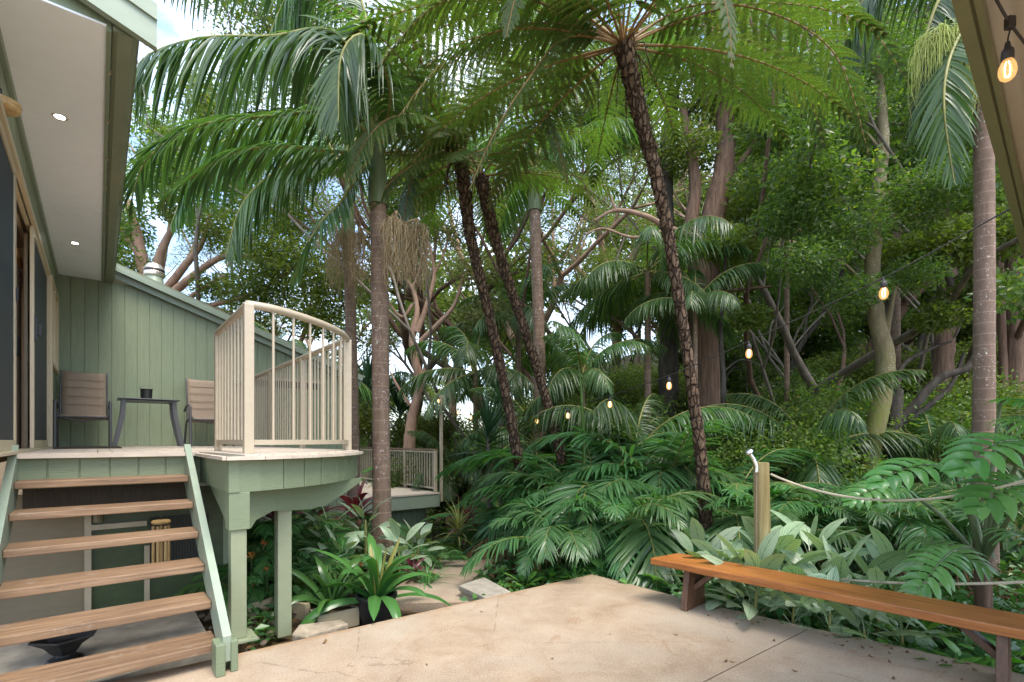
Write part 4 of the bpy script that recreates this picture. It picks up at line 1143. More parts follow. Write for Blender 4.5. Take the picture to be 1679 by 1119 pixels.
# understorey palm fronds (short, glossy, arching)
UFD = fr_('dry_frond', arch(1.15, 25, 80, side=.1), [lm_litter, bk_rachisB], n=26, ll=.30, lw=.009, a0=55, a1=20, lift=-25, droop=.9, t0=.3, r0=.007, jit=14, seg=6, tatter=.3)
UFS = [fr_('small_frond', arch(L, e, c, side=s_), [lm_shrub, bk_rachis], n=34, ll=.36, lw=.015, a0=62, a1=22, lift=6, droop=.38, t0=.25, r0=.008, jit=5, seg=6)
      for L, e, c, s_ in ((1.2, 70, 110, .05), (1.35, 50, 100, -.05), (1.2, 35, 90, .05))]
UF = [fr_('understorey_frond', arch(L, e, c, side=s_), [lm_under, bk_rachis], n=int(nl * 1.35), ll=.36, lw=.0135, a0=62, a1=22, lift=6, droop=.38, t0=.30, r0=.008, jit=5, seg=6)
      for L, e, c, nl, s_ in ((1.25, 72, 112, 26, .05), (1.5, 60, 108, 30, -.06), (1.2, 45, 95, 26, .08), (1.0, 80, 90, 22, 0), (1.35, 30, 85, 28, -.05), (1.15, 55, 125, 25, .04))]
# bangalow crown fronds
BF = [fr_('frond', arch(L, e, c, side=s_), [lm_palm, bk_rachis], n=62, ll=.62, lw=.022, a0=72, a1=28, lift=-12, droop=dr, t0=.14, r0=.026, jit=5, seg=6)
      for L, e, c, s_, dr in ((2.5, 75, 95, .05, .7), (2.7, 55, 100, -.06, .9), (2.6, 35, 90, .06, .9), (2.4, 12, 75, 0, .8), (2.3, -15, 55, .04, .6))]
FF = [fern_frond(arch(L, e, c, side=s_), g, np_=27, K=24, lmax=.54, pl=.052, pw=.0062, t0=.16, droop=.32).mesh('fern_frond', [lm_fern, bk_rachisB], False)
      for L, e, c, s_ in ((2.5, 50, 85, .05), (2.7, 30, 65, -.05), (2.5, 12, 45, .04), (2.3, -5, 48, 0))]
SF = [fern_frond(arch(L, e, c, side=s_), g, np_=26, K=18, lmax=.34, pl=.06, pw=.010, t0=.15, droop=.25).mesh('soft_frond', [lm_fernB, bk_rachis], False)
      for L, e, c, s_ in ((1.35, 55, 95, .05), (1.4, 35, 70, -.05), (1.2, 20, 50, .04))]

def palm_clump(label, loc, n=12, sc=1.0, seed=0, group='understorey palms filling the garden', meshes=None, rz=None, name='understorey_palm', cat='palm', elev_bias=None, stem=True, stub=.0):
    gg = np.random.default_rng(seed + 100); t = thing(name, label, cat, loc, group)
    ms = meshes or UF
    if stem:
        mm = M()
        for i in range(max(3, n // 3)):
            a_ = gg.random() * 6.28; q = np.array([math.cos(a_), math.sin(a_), 0]) * .05
            mm.tube([q - Z3 * .1, q * 1.4 + Z3 * (.15 + stub) * sc], .014 * sc, 7)
        o = bpy.data.objects.new('stem', mm.mesh('stem', bk_shaft, True)); COL.objects.link(o); o.parent = t
    ph = gg.random() * 6.28
    for i in range(n):
        a_ = ph + i * 2.39996 + gg.normal() * .2
        me = ms[gg.integers(len(ms))]
        if ms is UF and i == n - 1 and seed % 2 == 0: me = UFD
        inst('frond', me, t, (0, 0, (.08 + stub) * sc), a_, sc * gg.uniform(.8, 1.15), gg.normal() * .12)
    return t
def D(px, Y): return (px - CX) / F * Y
def gl(px, Y, dz=0):
    x = D(px, Y); return np.array([x, Y, float(hgt(x, Y)) + dz])

# ================================================================= hero palms
def hero_palm(label, trunkpts, r, fronds, barkm=bk_palm, shaft=None, fruit=None, name='bangalow_palm', cat='palm', leafm=None, green=False, extra=()):
    base = np.asarray(trunkpts[0], float); t = thing(name, label, cat, base)
    p = resample(smooth([np.asarray(q, float) for q in trunkpts], 8), np.linspace(0, 1, 70))
    rr = resample_r(r, 70) * (1 + .02 * (np.arange(70) % 3 == 0))
    part('trunk', M().tube(p, rr, 22, cap=False), barkm, t, smooth=True)
    top = p[-1]
    if shaft:
        q = [top - Z3 * .02, top + Z3 * .25, top + Z3 * shaft * .7, top + Z3 * shaft]
        rt = rr[-1]
        part('crownshaft', M().tube(smooth(q, 5), resample_r([rt * 1.25, rt * 1.2, rt * .85, rt * .55], 16), 16), bk_shaft, t, smooth=True)
        top = top + Z3 * shaft * .9
    gg = np.random.default_rng(int(abs(base[0] * 100)))
    for k_ in fronds:
        pts, kw = k_
        pts = smooth([top + (np.zeros(3))] + [np.asarray(q, float) for q in pts], 6)
        part('frond', palm_frond(pts, gg, **kw), [leafm or lm_palm, bk_rachis], t, smooth=True)
    for (mi_, rz, sc) in extra:
        o = inst('frond', BF[mi_], t, top - base, rz, sc)
    if fruit:
        for (c, n_, ln, wd, mat_) in fruit:
            c = np.asarray(c, float); mm = M()
            mm.tube(smooth([c - (c - p[-1]) * [1, 1, 0] * .9, c + Z3 * .08, c + Z3 * .0, c - Z3 * ln * .35], 4), [.014] * 8 + [.010, .008, .006, .005, .004], 6)
            for i in range(n_):
                a_ = gg.random() * 6.28; rr_ = gg.random() ** .5 * wd
                q = c + np.array([math.cos(a_) * rr_, math.sin(a_) * rr_, 0])
                l_ = ln * gg.uniform(.55, 1.1); k2 = gg.normal(size=2) * .012
                k2 = k2 * 2.2; zz0 = -gg.random() * ln * .35; q = q + Z3 * zz0 * gg.uniform(.2, 1); mm.tube([c + Z3 * zz0, c * .4 + q * .6 + Z3 * (zz0 * .3 + .04), q - Z3 * .02, q - Z3 * l_ * .35 + [k2[0], k2[1], 0], q - Z3 * l_ * .7 - [k2[1], k2[0], 0], q - Z3 * l_ + [k2[1], 0, 0]], [.0035, .003, .003, .0026, .0024, .0018], 4, cap=False)
            part('fruit_cluster', mm, mat_, t)
    return t
LF = dict(n=96, ll=.84, lw=.021, a0=70, a1=28, lift=-30, droop=.95, t0=.12, r0=.028, jit=5, seg=7)
LG = dict(n=88, ll=.64, lw=.018, a0=66, a1=26, lift=-5, droop=.55, t0=.12, r0=.026, jit=4, seg=7)
Y1 = 5.9
hero_palm('grey brown ringed palm trunk with hanging fruit strands, rising beside the balcony',
    [P(627, 930, Y1), P(625, 720, Y1), P(623, 500, Y1), P(620, 335, Y1)], [.15, .108, .10, .098, .098, .10, .095, .092],
    [([P(560, 60, 5.8), P(440, 60, 5.6), P(330, 62, 5.3), P(235, 95, 5.1), P(222, 150, 5.0)], LF),
     ([P(560, 185, 5.6), P(450, 190, 5.3), P(330, 205, 5.1), P(240, 262, 5.0), P(212, 345, 5.0)], LG),
     ([P(560, 250, 5.5), P(470, 240, 5.2), P(380, 252, 5.0), P(290, 310, 4.9), P(262, 345, 4.9)], dict(LG, ll=.5)),
     ([P(580, -40, 6.2), P(500, -60, 6.4), P(380, -70, 6.3), P(260, -20, 6.2)], LF),
     ([P(600, 30, 6.0), P(560, -60, 6.1), P(500, -60, 6.0), P(440, 60, 5.9)], LF),
     ([P(640, 60, 6.3), P(690, 0, 6.8), P(780, 30, 7.2), P(850, 120, 7.4)], LG),
     ([P(560, 330, 5.6), P(530, 360, 5.4), P(500, 410, 5.3), P(478, 470, 5.3)], dict(LG, ll=.42, n=50)),
     ([P(640, 150, 5.5), P(600, 60, 5.1), P(560, 90, 4.9), P(555, 200, 4.8)], dict(LF, ll=.6))],
    shaft=.75, fruit=[(P(682, 372, 5.75), 120, .62, .18, bk_fruit), (P(648, 360, 5.5), 110, .6, .16, bk_fruit), (P(590, 385, 5.8), 70, .5, .14, bk_fruit)])
Y2 = 8.0
hero_palm('slimmer purple brown ringed palm trunk just behind the balcony corner',
    [P(578, 880, Y2), P(580, 720, Y2), P(576, 560, Y2), P(571, 395, Y2)], [.10, .085, .085, .085],
    [([P(520, 210, 7.9), P(430, 205, 7.6), P(330, 260, 7.4), P(280, 370, 7.3)], dict(LF, ll=.7)),
     ([P(540, 250, 7.7), P(470, 270, 7.5), P(400, 330, 7.3), P(370, 420, 7.2)], dict(LF, ll=.6)),
     ([P(600, 150, 8.2), P(650, 120, 8.4), P(720, 180, 8.6), P(760, 300, 8.7)], LG),
     ([P(560, 120, 8.2), P(500, 60, 8.6), P(410, 90, 8.8), P(350, 200, 9)], LF),
     ([P(590, 180, 8.5), P(620, 60, 8.8), P(700, 40, 9.2)], LG)],
    shaft=.9, fruit=[(P(562, 378, 7.7), 170, .85, .26, bk_fruit)])
hero_palm('slender pale ringed palm trunk between the leaning tree ferns',
    [P(886, 740, 10), P(885, 600, 10), P(881, 470, 10), P(877, 345, 10)], [.125, .115, .11, .105],
    [], shaft=.9, extra=[(0, .3, 1.0), (1, 1.4, 1), (1, 2.7, 1), (2, 3.9, 1), (1, 5.0, 1), (3, 2.0, 1), (2, 5.7, 1)])
Y4 = 5.2
hero_palm('thick red brown lichen speckled palm trunk beside the split leaf plants',
    [P(1612, 935, Y4), P(1613, 700, Y4), P(1614, 400, Y4), P(1612, 190, Y4), P(1606, 60, Y4)], [.13, .10, .092, .088, .086, .084, .082, .08],
    [([P(1570, -40, 5.2), P(1535, 10, 5.2), P(1505, 110, 5.2), P(1490, 210, 5.3)], dict(LF, ll=.55, n=60)),
     ([P(1590, 20, 4.9), P(1556, 100, 4.7), P(1548, 180, 4.6), P(1565, 300, 4.55)], dict(LG, ll=.5, n=56)),
     ([P(1560, -60, 5.5), P(1480, -70, 5.8), P(1410, 10, 6.0), P(1385, 90, 6.1)], dict(LF, ll=.6)),
     ([P(1640, -60, 5.6), P(1720, -40, 6.0), P(1800, 60, 6.2)], LF)],
    barkm=bk_palmR, shaft=.8, fruit=[(P(1545, 55, 4.95), 230, .62, .24, bk_fruitG), (P(1585, 70, 4.85), 120, .6, .18, bk_fruitG)])

# ================================================================= tree ferns
def tree_fern(label, trunkpts, r, spec, paths=(), loc=None, stubs=True, seed=1, sc=1.0, croziers=4):
    base = np.asarray(trunkpts[0], float); t = thing('tree_fern', label, 'tree fern', base)
    gg = np.random.default_rng(seed)
    p = resample(smooth([np.asarray(q, float) for q in trunkpts], 8), np.linspace(0, 1, 150))
    rr = resample_r(r, 150)
    m = M().tube(p, rr, 18, cap=True, wob=.10, g=gg)
    if stubs:
        Tn = nrm(np.gradient(p, axis=0))
        n_ = 900; ii = gg.integers(0, 149, n_); an = gg.random(n_) * 6.28
        n1 = nrm(np.cross(Tn[ii], [0, 1, .1])); n2 = np.cross(Tn[ii], n1)
        rad = np.cos(an)[:, None] * n1 + np.sin(an)[:, None] * n2
        b_ = p[ii] + rad * rr[ii][:, None] * .95
        up_ = ii / 149.
        d_ = nrm(rad * .8 + Tn[ii] * gg.uniform(.3, 1.2, n_)[:, None]); L_ = (gg.uniform(.008, .03, n_) * (1 + 1.2 * (up_ > .78)))[:, None]
        C = np.stack([b_, b_ + d_ * L_ * .6, b_ + d_ * L_], 1)
        sdv = nrm(np.cross(d_, rad + .01)); m.blades(C, np.broadcast_to(sdv[:, None], C.shape), np.ones((n_, 3)) * np.array([.012, .010, .002]), .3)
    part('trunk', m, bk_fern, t, smooth=True)
    top = p[-1] - base
    for (mi_, rz, s_) in spec:
        inst('frond', FF[mi_], t, top + [.03 * math.cos(rz), .03 * math.sin(rz), 0], rz, s_)
    for pth, kw in paths:
        q_ = smooth([p[-1]] + [np.asarray(x, float) for x in pth], 6)
        part('fern_frond', fern_frond(q_, gg, **dict(dict(np_=32, K=26, lmax=.52, pl=.052, pw=.0062, t0=.15, droop=.38), **kw)), [lm_fern, bk_rachisB], t)
    for i in range(croziers):
        a_ = gg.random() * 6.28; e_ = arch(.5 * sc, 80, 120, n=12); ca, sa = math.cos(a_), math.sin(a_)
        e2 = np.stack([e_[:, 0] * ca, e_[:, 0] * sa, e_[:, 2]], -1) + p[-1]
        part('young_stalk', M().tube(e2, np.linspace(.014, .006, 12), 8), bk_rachisB, t, smooth=True)
    mm = M()   # dead stalks hanging
    for i in range(9):
        a_ = gg.random() * 6.28; o_ = np.array([math.cos(a_), math.sin(a_), 0])
        mm.tube([p[-1] + o_ * .05, p[-1] + o_ * .2 - Z3 * .03, p[-1] + o_ * .26 - Z3 * .3, p[-1] + o_ * gg.uniform(.2, .28) - Z3 * gg.uniform(.35, .7)], [.008, .007, .006, .004], 5)
    part('dead_stalks', mm, bk_fern, t)
    return t
s_A = [(2, 3.5, 1.1), (3, 2.3, 1.0), (1, 2.1, 1.05), (3, -2.0, 1.0), (1, math.pi * .98, 1.12), (0, 2.75, 1.1), (1, -2.85, 1.1), (2, 2.45, 1.05), (2, -2.4, 1.0), (1, .12, 1.05), (0, -.35, 1.1), (2, .45, 1.05), (1, -.8, 1.0),
       (1, 1.1, 1.0), (0, 1.75, 1.0), (2, 1.5, .95), (0, -1.5, .9), (1, -1.95, .95), (3, -.12, 1.0), (3, 2.95, 1.05), (2, -1.15, .9), (3, -2.7, .95), (0, .8, 1.0)]
tree_fern('tallest tree fern, its long leaning brown trunk rising from behind the bench end',
    [P(1160, 985, 5.35), P(1158, 880, 5.35), P(1148, 740, 5.3), P(1118, 520, 5.2), P(1085, 330, 5.1), P(1045, 170, 5.0), P(1022, 75, 4.95)], [.078, .066, .056, .053, .056, .066, .088], s_A,
    paths=[([P(930, 50, 5.6), P(820, 70, 5.9), P(700, 130, 6.0), P(610, 260, 6.0)], {}), ([P(940, -10, 4.7), P(830, -40, 4.5), P(700, 20, 4.4), P(620, 110, 4.4)], {}), ([P(940, 60, 5.8), P(860, 90, 6.3), P(800, 170, 6.6)], {}), ([P(930, 40, 4.7), P(820, 50, 4.5), P(720, 110, 4.4), P(655, 190, 4.35)], dict(droop=.5)), ([P(930, 60, 4.6), P(860, 140, 4.3), P(810, 220, 4.2), P(770, 310, 4.2)], dict(lmax=.34)),
           ([P(940, 20, 5.3), P(800, 20, 5.6), P(680, 70, 5.9), P(600, 150, 6.0)], dict(droop=.5)), ([P(1130, 10, 5.0), P(1260, 20, 5.0), P(1370, 90, 5.0), P(1425, 255, 5.0)], {}),
           ([P(1120, -20, 5.3), P(1280, -30, 5.4), P(1420, 40, 5.4), P(1500, 155, 5.4)], dict(lmax=.4)), ([P(1110, 40, 5.2), P(1210, 60, 5.5), P(1310, 120, 5.7), P(1350, 240, 5.8)], dict(droop=.5)),
           ([P(1090, -50, 4.4), P(1150, -60, 4.0), P(1190, 10, 3.75), P(1200, 110, 3.7)], dict(lmax=.3, np_=22, pl=.05)), ([P(1000, -40, 4.6), P(930, -80, 4.3), P(860, -40, 4.1), P(830, 60, 4.0)], dict(lmax=.4))], seed=3)
s_B = [(2, 3.6, 1.1), (1, 2.3, 1.1), (0, 2.9, 1.1), (1, -2.0, 1.0), (2, 1.9, 1.1), (0, -2.6, 1.0), (2, 3.0, .9), (3, 2.6, .9), (1, -2.9, .95), (2, -2.3, .9), (3, -2.6, .85), (1, .1, .9), (2, .6, .9), (3, -.5, .85), (2, 1.4, .85), (1, 2.0, .85), (0, -1.2, .8), (3, -1.6, .85)]
tree_fern('left one of two slim tree ferns with crossing leaning trunks',
    [P(862, 830, 7.2), P(838, 690, 7.1), P(805, 530, 7.0), P(772, 390, 6.9), P(756, 262, 6.9)], [.08, .07, .065, .07, .09], s_B,
    paths=[([P(690, 100, 6.0), P(640, 40, 5.6), P(590, 60, 5.4), P(560, 140, 5.3)], dict(droop=.5)), ([P(710, 200, 5.9), P(650, 190, 5.5), P(600, 230, 5.3), P(570, 300, 5.3)], dict(droop=.5)), ([P(720, 225, 6.6), P(680, 280, 6.3), P(662, 370, 6.2), P(664, 480, 6.2)], dict(lmax=.34, droop=.6)), ([P(700, 150, 6.6), P(640, 120, 6.3), P(590, 160, 6.1), P(560, 240, 6.0)], dict(droop=.6)),
           ([P(690, 190, 7.0), P(630, 190, 7.0), P(590, 250, 7.0), P(575, 330, 7.0)], dict(droop=.55)), ([P(720, 120, 6.8), P(660, 30, 6.8), P(600, 20, 6.8), P(560, 90, 6.7)], dict(droop=.5)),
           ([P(800, 150, 6.5), P(850, 140, 6.2), P(900, 200, 6.0), P(930, 300, 6.0)], {}), ([P(720, 250, 6.3), P(650, 290, 5.9), P(610, 340, 5.8)], dict(lmax=.35))], seed=5)
s_C = [(2, .1, .9), (1, .7, .9), (3, -.4, .9), (2, -1.0, .85), (2, 1.5, .85), (0, 2.2, .85), (3, 2.9, .85), (2, -2.2, .85), (1, -2.9, .85), (3, -1.7, .8)]
tree_fern('slim tree fern with trunk leaning over in front of the pale palm',
    [P(922, 760, 7.6), P(897, 660, 7.5), P(860, 540, 7.4), P(820, 420, 7.3), P(788, 290, 7.2)], [.075, .068, .067, .074, .095], s_C, seed=7)

# low soft ferns and ground palms
def place_list(lst, fn): 
    for i, a in enumerate(lst): fn(i, *a)
palms = [  # px, Y, scale, n, seed
    (885, 5.5, .62, 10), (925, 5.3, .85, 12), (960, 5.9, 1.05, 14), (1010, 5.3, .95, 12), (1050, 5.75, 1.0, 13), (1100, 6.3, 1.0, 12),
    (905, 6.3, .85, 13), (950, 6.4, 1.25, 14), (1000, 6.5, 1.3, 14), (1070, 6.6, 1.25, 13), (1150, 6.4, 1.15, 13), (1215, 6.0, 1.0, 12),
    (1225, 5.6, .75, 11), (1280, 5.3, .9, 12), (1340, 5.6, 1.0, 12), (1400, 5.3, .9, 12), (1470, 5.6, 1.0, 12), (1530, 5.2, .85, 11), (1600, 6.2, 1.0, 11), (1670, 5.4, .9, 11),
    (950, 7.2, 1.4, 14), (1030, 7.2, 1.7, 13), (1120, 7.2, 1.6, 13), (1210, 7.2, 1.5, 13), (1420, 7.6, 1.3, 12), (900, 7.6, .95, 13), (960, 8.2, 1.7, 13), (1000, 8.3, 2.0, 13), (1085, 8.2, 1.9, 13), (1160, 7.9, 1.6, 13),
    (1300, 6.6, 1.1, 12), (1385, 6.9, 1.1, 12), (1480, 7.2, 1.2, 12), (1570, 7.4, 1.2, 12), (1660, 7.0, 1.2, 12)]
row_ = lambda a: 'front' if a[1] < 5.65 else ('middle' if a[1] < 6.9 else 'back')
palms += [(985, 6.9, 1.9, 9), (1095, 6.9, 2.0, 9), (1190, 6.7, 1.7, 9)]
rk = ranks(palms, lambda a: a[0] / a[1] * 0 + a[0], row_)
for i, (px, Y, sc, n_) in enumerate(palms):
    palm_clump('glossy feather leaved ground palm, %s from the garden path in the %s row' % (rk[i], row_(palms[i])), gl(px, Y, .12), n_, sc, seed=i, stub=.10)

def soft_fern(label, loc, n, sc, seed):
    gg = np.random.default_rng(seed); t = thing('soft_fern', label, 'fern', loc, 'soft green ferns behind the rope post')
    o = bpy.data.objects.new('stem', M().tube([[0, 0, -.3], [0, 0, .12 * sc]], .05 * sc, 8).mesh('stem', bk_fern, True)); COL.objects.link(o); o.parent = t
    for i in range(n): inst('frond', SF[gg.integers(3)], t, (0, 0, .1 * sc), i * 2.4 + gg.normal() * .2, sc * gg.uniform(.85, 1.1))
sfl = [(1215, 6.9, .45, 1.3, 13), (1340, 7.4, .45, 1.35, 13), (1450, 6.4, .3, 1.1, 11), (1555, 6.4, .35, 1.1, 12), (815, 10.5, .5, 1.1, 12), (690, 15.0, 1.4, 1.9, 12), (850, 8.5, .3, 1.2, 10), (1285, 6.0, .1, .9, 10), (1640, 8.4, .4, 1.2, 11), (1010, 9.4, .2, 1.3, 11), (1120, 9.0, .2, 1.2, 11), (1400, 10.5, .3, 1.4, 12), (1290, 10.8, .3, 1.4, 12), (1600, 10.5, .3, 1.4, 12)]
rk = ranks(sfl, lambda a: a[0])
for i, (px, Y, dz, sc, n_) in enumerate(sfl):
    soft_fern('soft lacy bright green fern, %s of its kind counted from the house side' % rk[i], gl(px, Y, dz), n_, sc, 40 + i)
# ================================================================= broad leaved plants
def rosette(g, n, L, Wd, e0=75, e1=10, curl=60, stalk=.25, h=0.0, fold=.25, seg=9, across=5, jit=.2, stalkw=.12, lean=.02, twist=.25, wprof=None, az=None):
    """n strap or paddle leaves around a centre; returns a mesh builder at the origin (0 leaf, 1 stalk)"""
    C, S_, W_ = [], [], []
    m = M(); s = np.linspace(0, 1, seg)
    wp = wprof if wprof is not None else np.sin(np.clip((s - stalk) / (1 - stalk), 0, 1) ** .8 * np.pi) ** .75
    for i in range(n):
        a = i * 2.39996 + g.normal() * jit if az is None else az[i]
        f = (i + .5) / n
        el = R(e0 + (e1 - e0) * f + g.normal() * 6); l = L * g.uniform(.75, 1.15)
        th = el - R(curl) * s ** 1.5 * g.uniform(.7, 1.3)
        x = np.concatenate([[0], np.cumsum(np.cos(th[:-1]))]) * l / (seg - 1); z = np.concatenate([[0], np.cumsum(np.sin(th[:-1]))]) * l / (seg - 1)
        d = np.array([math.cos(a), math.sin(a), 0]); sd = np.array([-d[1], d[0], 0])
        z0 = h * (1 - f) * g.uniform(.7, 1.1)
        c = d * x[:, None] + Z3 * (z + z0)[:, None] + d * lean
        tw = g.normal() * twist; T = nrm(np.gradient(c, axis=0)); up = np.cross(sd, T)
        side = sd * math.cos(tw) + up * math.sin(tw)
        C.append(c); S_.append(side); W_.append(np.maximum(wp, stalkw * (s < .9)) * Wd * g.uniform(.85, 1.15) * (s < .999) + .001)
    m.blades(np.array(C), np.array(S_), np.array(W_), fold, across=across)
    if h > .05: m.tube([[0, 0, -.1], [0, 0, h * .5], [lean, 0, h]], [.016, .014, .009], 7, mi=1)
    return m
def plant(name, label, cat, loc, m, mats, group=None, sc=1, rz=0, smooth_=True):
    t = thing(name, label, cat, loc, group)
    me = m if not isinstance(m, M) else m.mesh('foliage', mats, smooth_)
    inst('foliage', me, t, (0, 0, 0), rz, sc)
    return t
g = np.random.default_rng(21)
SIL = [rosette(g, n_, .50, .060, 80, 5, 70, .34, h_, .16, 10, 5, stalkw=.06, twist=.5).mesh('foliage', [lm_silver, bk_rachis], True) for n_, h_ in ((15, .34), (13, .24), (17, .42))]
# patio right edge for reference: px 1250 -> 3.6 m, 1462 -> 3.1 m
sil = [(1238, 3.72, 1.0), (1252, 3.82, 1.05), (1190, 3.95, .9), (1150, 4.35, 1.0), (1205, 4.1, 1.0), (1268, 3.95, 1.1), (1262, 4.2, 1.2), (1318, 3.8, 1.05), (1330, 4.2, 1.2), (1375, 3.62, 1.0), (1395, 3.95, 1.15), (1440, 3.5, .9), (1470, 3.8, 1.0), (1225, 3.85, .7), (1300, 3.6, .7), (1360, 3.42, .7), (1420, 3.3, .7), (1480, 3.22, .6)]
rk = ranks(sil, lambda a: a[0] + a[1] * .01)
for i, (px, Y, s_) in enumerate(sil):
    plant('silver_leaf_plant', 'silver green paddle leaved plant behind the bench, %s from the far bench end' % rk[i], 'plant', np.array([D(px, Y), Y, -.16]), SIL[i % 3], None, 'silver leaved plants behind the bench', s_, i * 1.3)
for i, (px, Y, s_) in enumerate([(560, 4.9, .8), (600, 5.5, .95), (655, 5.1, .8), (685, 5.5, .7), (540, 5.3, .95)]):
    plant('silver_leaf_plant', 'silver green paddle leaved plant by the palm trunks, ' + ['behind the trough', 'left of the speckled trunk', 'at the foot of the speckled trunk', 'beside the path', 'under the red plant'][i], 'plant', gl(px, Y, .05 + .12 * (i % 2)), SIL[(i + 1) % 3], None, 'silver leaved plants around the palm trunks', s_, i * 2.1)
# bright low broad leaves at the patio corner and under the bench
BR = [rosette(g, n_, .34, .055, 65, 5, 55, .35, .05, .2, 8, 5, stalkw=.06).mesh('foliage', [lm_bright, bk_rachis], True) for n_ in (10, 13)]
BD = [rosette(g, n_, .42, .085, 65, 10, 60, .35, .08, .2, 8, 5, stalkw=.05).mesh('foliage', [lm_mon, bk_rachis], True) for n_ in (8, 11)]
for i, (px, Y, s_) in enumerate([(1040, 4.75, 1.0), (1075, 4.55, 1.0), (1110, 4.4, .9), (1095, 4.85, 1.1), (1010, 4.95, .9), (1150, 4.15, .7)]):
    plant('broad_leaf_plant', 'low broad glossy plant at the patio corner, %s towards the bench' % ORD[[2, 3, 4, 1, 0, 5][i]], 'plant', np.array([D(px, Y), Y, -.18]), BD[i % 2], None, 'low broad leaved plants at the patio corner', s_, i * 1.7)
for i, (px, Y, s_) in enumerate([(1165, 4.0, .7), (1480, 3.05, .7), (1540, 2.95, .75), (1500, 3.5, .9), (1600, 2.95, .8), (1650, 3.1, .8), (1660, 2.75, .7), (860, 4.75, .7), (900, 5.0, .7)]):
    plant('low_leaf_plant', 'small bright green leafy plant at the concrete edge, ' + ['under the far bench end', 'beneath the bench middle', 'before the philodendron stalks', 'behind the low rope', 'beside the near bench leg', 'behind the near bench leg', 'at the near end of the bench', 'beside the stone block', 'at the tip of the patio corner'][i], 'plant', np.array([D(px, Y), Y, -.16]), BR[i % 2], None, 'small bright plants along the patio edge', s_, i * 1.9)
# strap leaved tufts
GT = rosette(g, 46, .42, .010, 85, 15, 95, 0, .0, .3, 8, 3, wprof=np.linspace(1, .1, 8)).mesh('foliage', [lm_shrub, bk_rachis], True)
for i, (px, Y, s_) in enumerate([(945, 4.95, 1.0), (985, 4.9, .9), (905, 5.3, .9), (700, 4.9, .8), (480, 4.5, .8)]):
    plant('grass_tuft', 'arching tuft of narrow green leaves ' + ['at the patio corner', 'right of the patio corner tip', 'between the stone block and the patio tip', 'beside the path bend', 'between the balcony posts and the trough'][i], 'grass tuft', gl(px, Y, .02), GT, None, 'narrow leaved tufts along the bed edge', s_, i)
# big strap plant in the black pot and its smaller neighbour in the trough
gz = -.2
pt = thing('potted_lily', 'large strap leaved lily with yellow green centre in a round black pot', 'potted plant', np.array([D(617, 4.05), 4.05, gz]))
c = np.array(pt.location)
part('pot', M().lathe(c, [(0, 0), (.12, 0), (.155, .2), (.165, .205), (.165, .225), (.15, .225), (.14, .17), (0, .165)], 28), m_black, pt, smooth=False)
part('foliage', (lambda mm: [mm.v.__setitem__(i, v + c + Z3 * .17) for i, v in enumerate(mm.v)] and mm)(rosette(g, 22, .62, .044, 86, 12, 85, 0, .04, .35, 12, 5, wprof=np.interp(np.linspace(0, 1, 12), [0, .2, .6, .85, 1], [.55, .75, 1, .7, .03]))), [lm_crin, bk_rachis], pt, smooth=True)
part('new_leaves', (lambda mm: [mm.v.__setitem__(i, v + c + Z3 * .2) for i, v in enumerate(mm.v)] and mm)(rosette(g, 4, .46, .024, 88, 78, 20, 0, .0, .5, 10, 5, wprof=np.interp(np.linspace(0, 1, 10), [0, .2, .6, .85, 1], [.75, .85, 1, .7, .03]))), [lm_yel, bk_rachis], pt, smooth=True)
tq = thing('planter_trough', 'cream rectangular trough with arching striped green leaves beside the black pot', 'planter', np.array([D(548, 3.95), 3.95, gz]))
c = np.array(tq.location)
m = M(); ax_ = V3 * .98
for sgn in (-1, 1):
    m.box(c + V3 * .155 * sgn + Z3 * .07, .012, .19, .14, V3); m.box(c + U3 * .095 * sgn + Z3 * .07, .322, .012, .14, V3)
part('trough', m, m_edge, tq); part('soil', M().box(c + Z3 * .1, .30, .18, .02, V3), m_soil, tq)
part('foliage', (lambda mm: [mm.v.__setitem__(i, v + c + Z3 * .11 + U3 * .08) for i, v in enumerate(mm.v)] and mm)(rosette(g, 16, .55, .034, 82, 20, 85, 0, .05, .3, 11, 5, wprof=np.interp(np.linspace(0, 1, 11), [0, .2, .6, .85, 1], [.5, .8, 1, .6, .03]))), [lm_crin, bk_rachis], tq, smooth=True)
# red cordylines
RC = rosette(g, 34, .52, .045, 82, -15, 75, .12, .35, .3, 9, 5, stalkw=.1).mesh('foliage', [lm_red, bk_brown], True)
for i, (px, Y, dz, s_, lab) in enumerate([(512, 6.3, .45, 1.05, 'dark red strap leaved plant standing taller than the silver leaves beside the balcony post'),
                                     (585, 7.0, .5, .85, 'dark red strap leaved plant peeping between the two palm trunks'),
                                     (452, 5.3, .45, .6, 'small dark red plant behind the second balcony post'),
                                     (765, 8.9, .6, .8, 'red leaved plant far down the garden path'),
                                     (676, 5.0, .0, .4, 'little red leaved plant beside the path bend')]):
    t = plant('cordyline', lab, 'plant', gl(px, Y, dz), RC, None, None, s_, i)
    inst('stem', M().tube([[0, 0, -dz - .3], [0, 0, .1]], .014, 6).mesh('stem', bk_brown, True), t)
YC = rosette(g, 40, .5, .018, 85, -5, 60, 0, .3, .3, 8, 3, wprof=np.linspace(1, .1, 8)).mesh('foliage', [lm_yel, bk_brown], True)
plant('striped_plant', 'pale yellow striped spiky plant beside the lower deck wall', 'plant', gl(752, 8.0, .45), YC, None, None, .9)
SW = rosette(g, 70, .75, .022, 88, -25, 25, 0, .6, .3, 8, 3, wprof=np.interp(np.linspace(0, 1, 8), [0, .3, 1], [.8, 1, .05])).mesh('foliage', [lm_yucca, bk_grey], True)
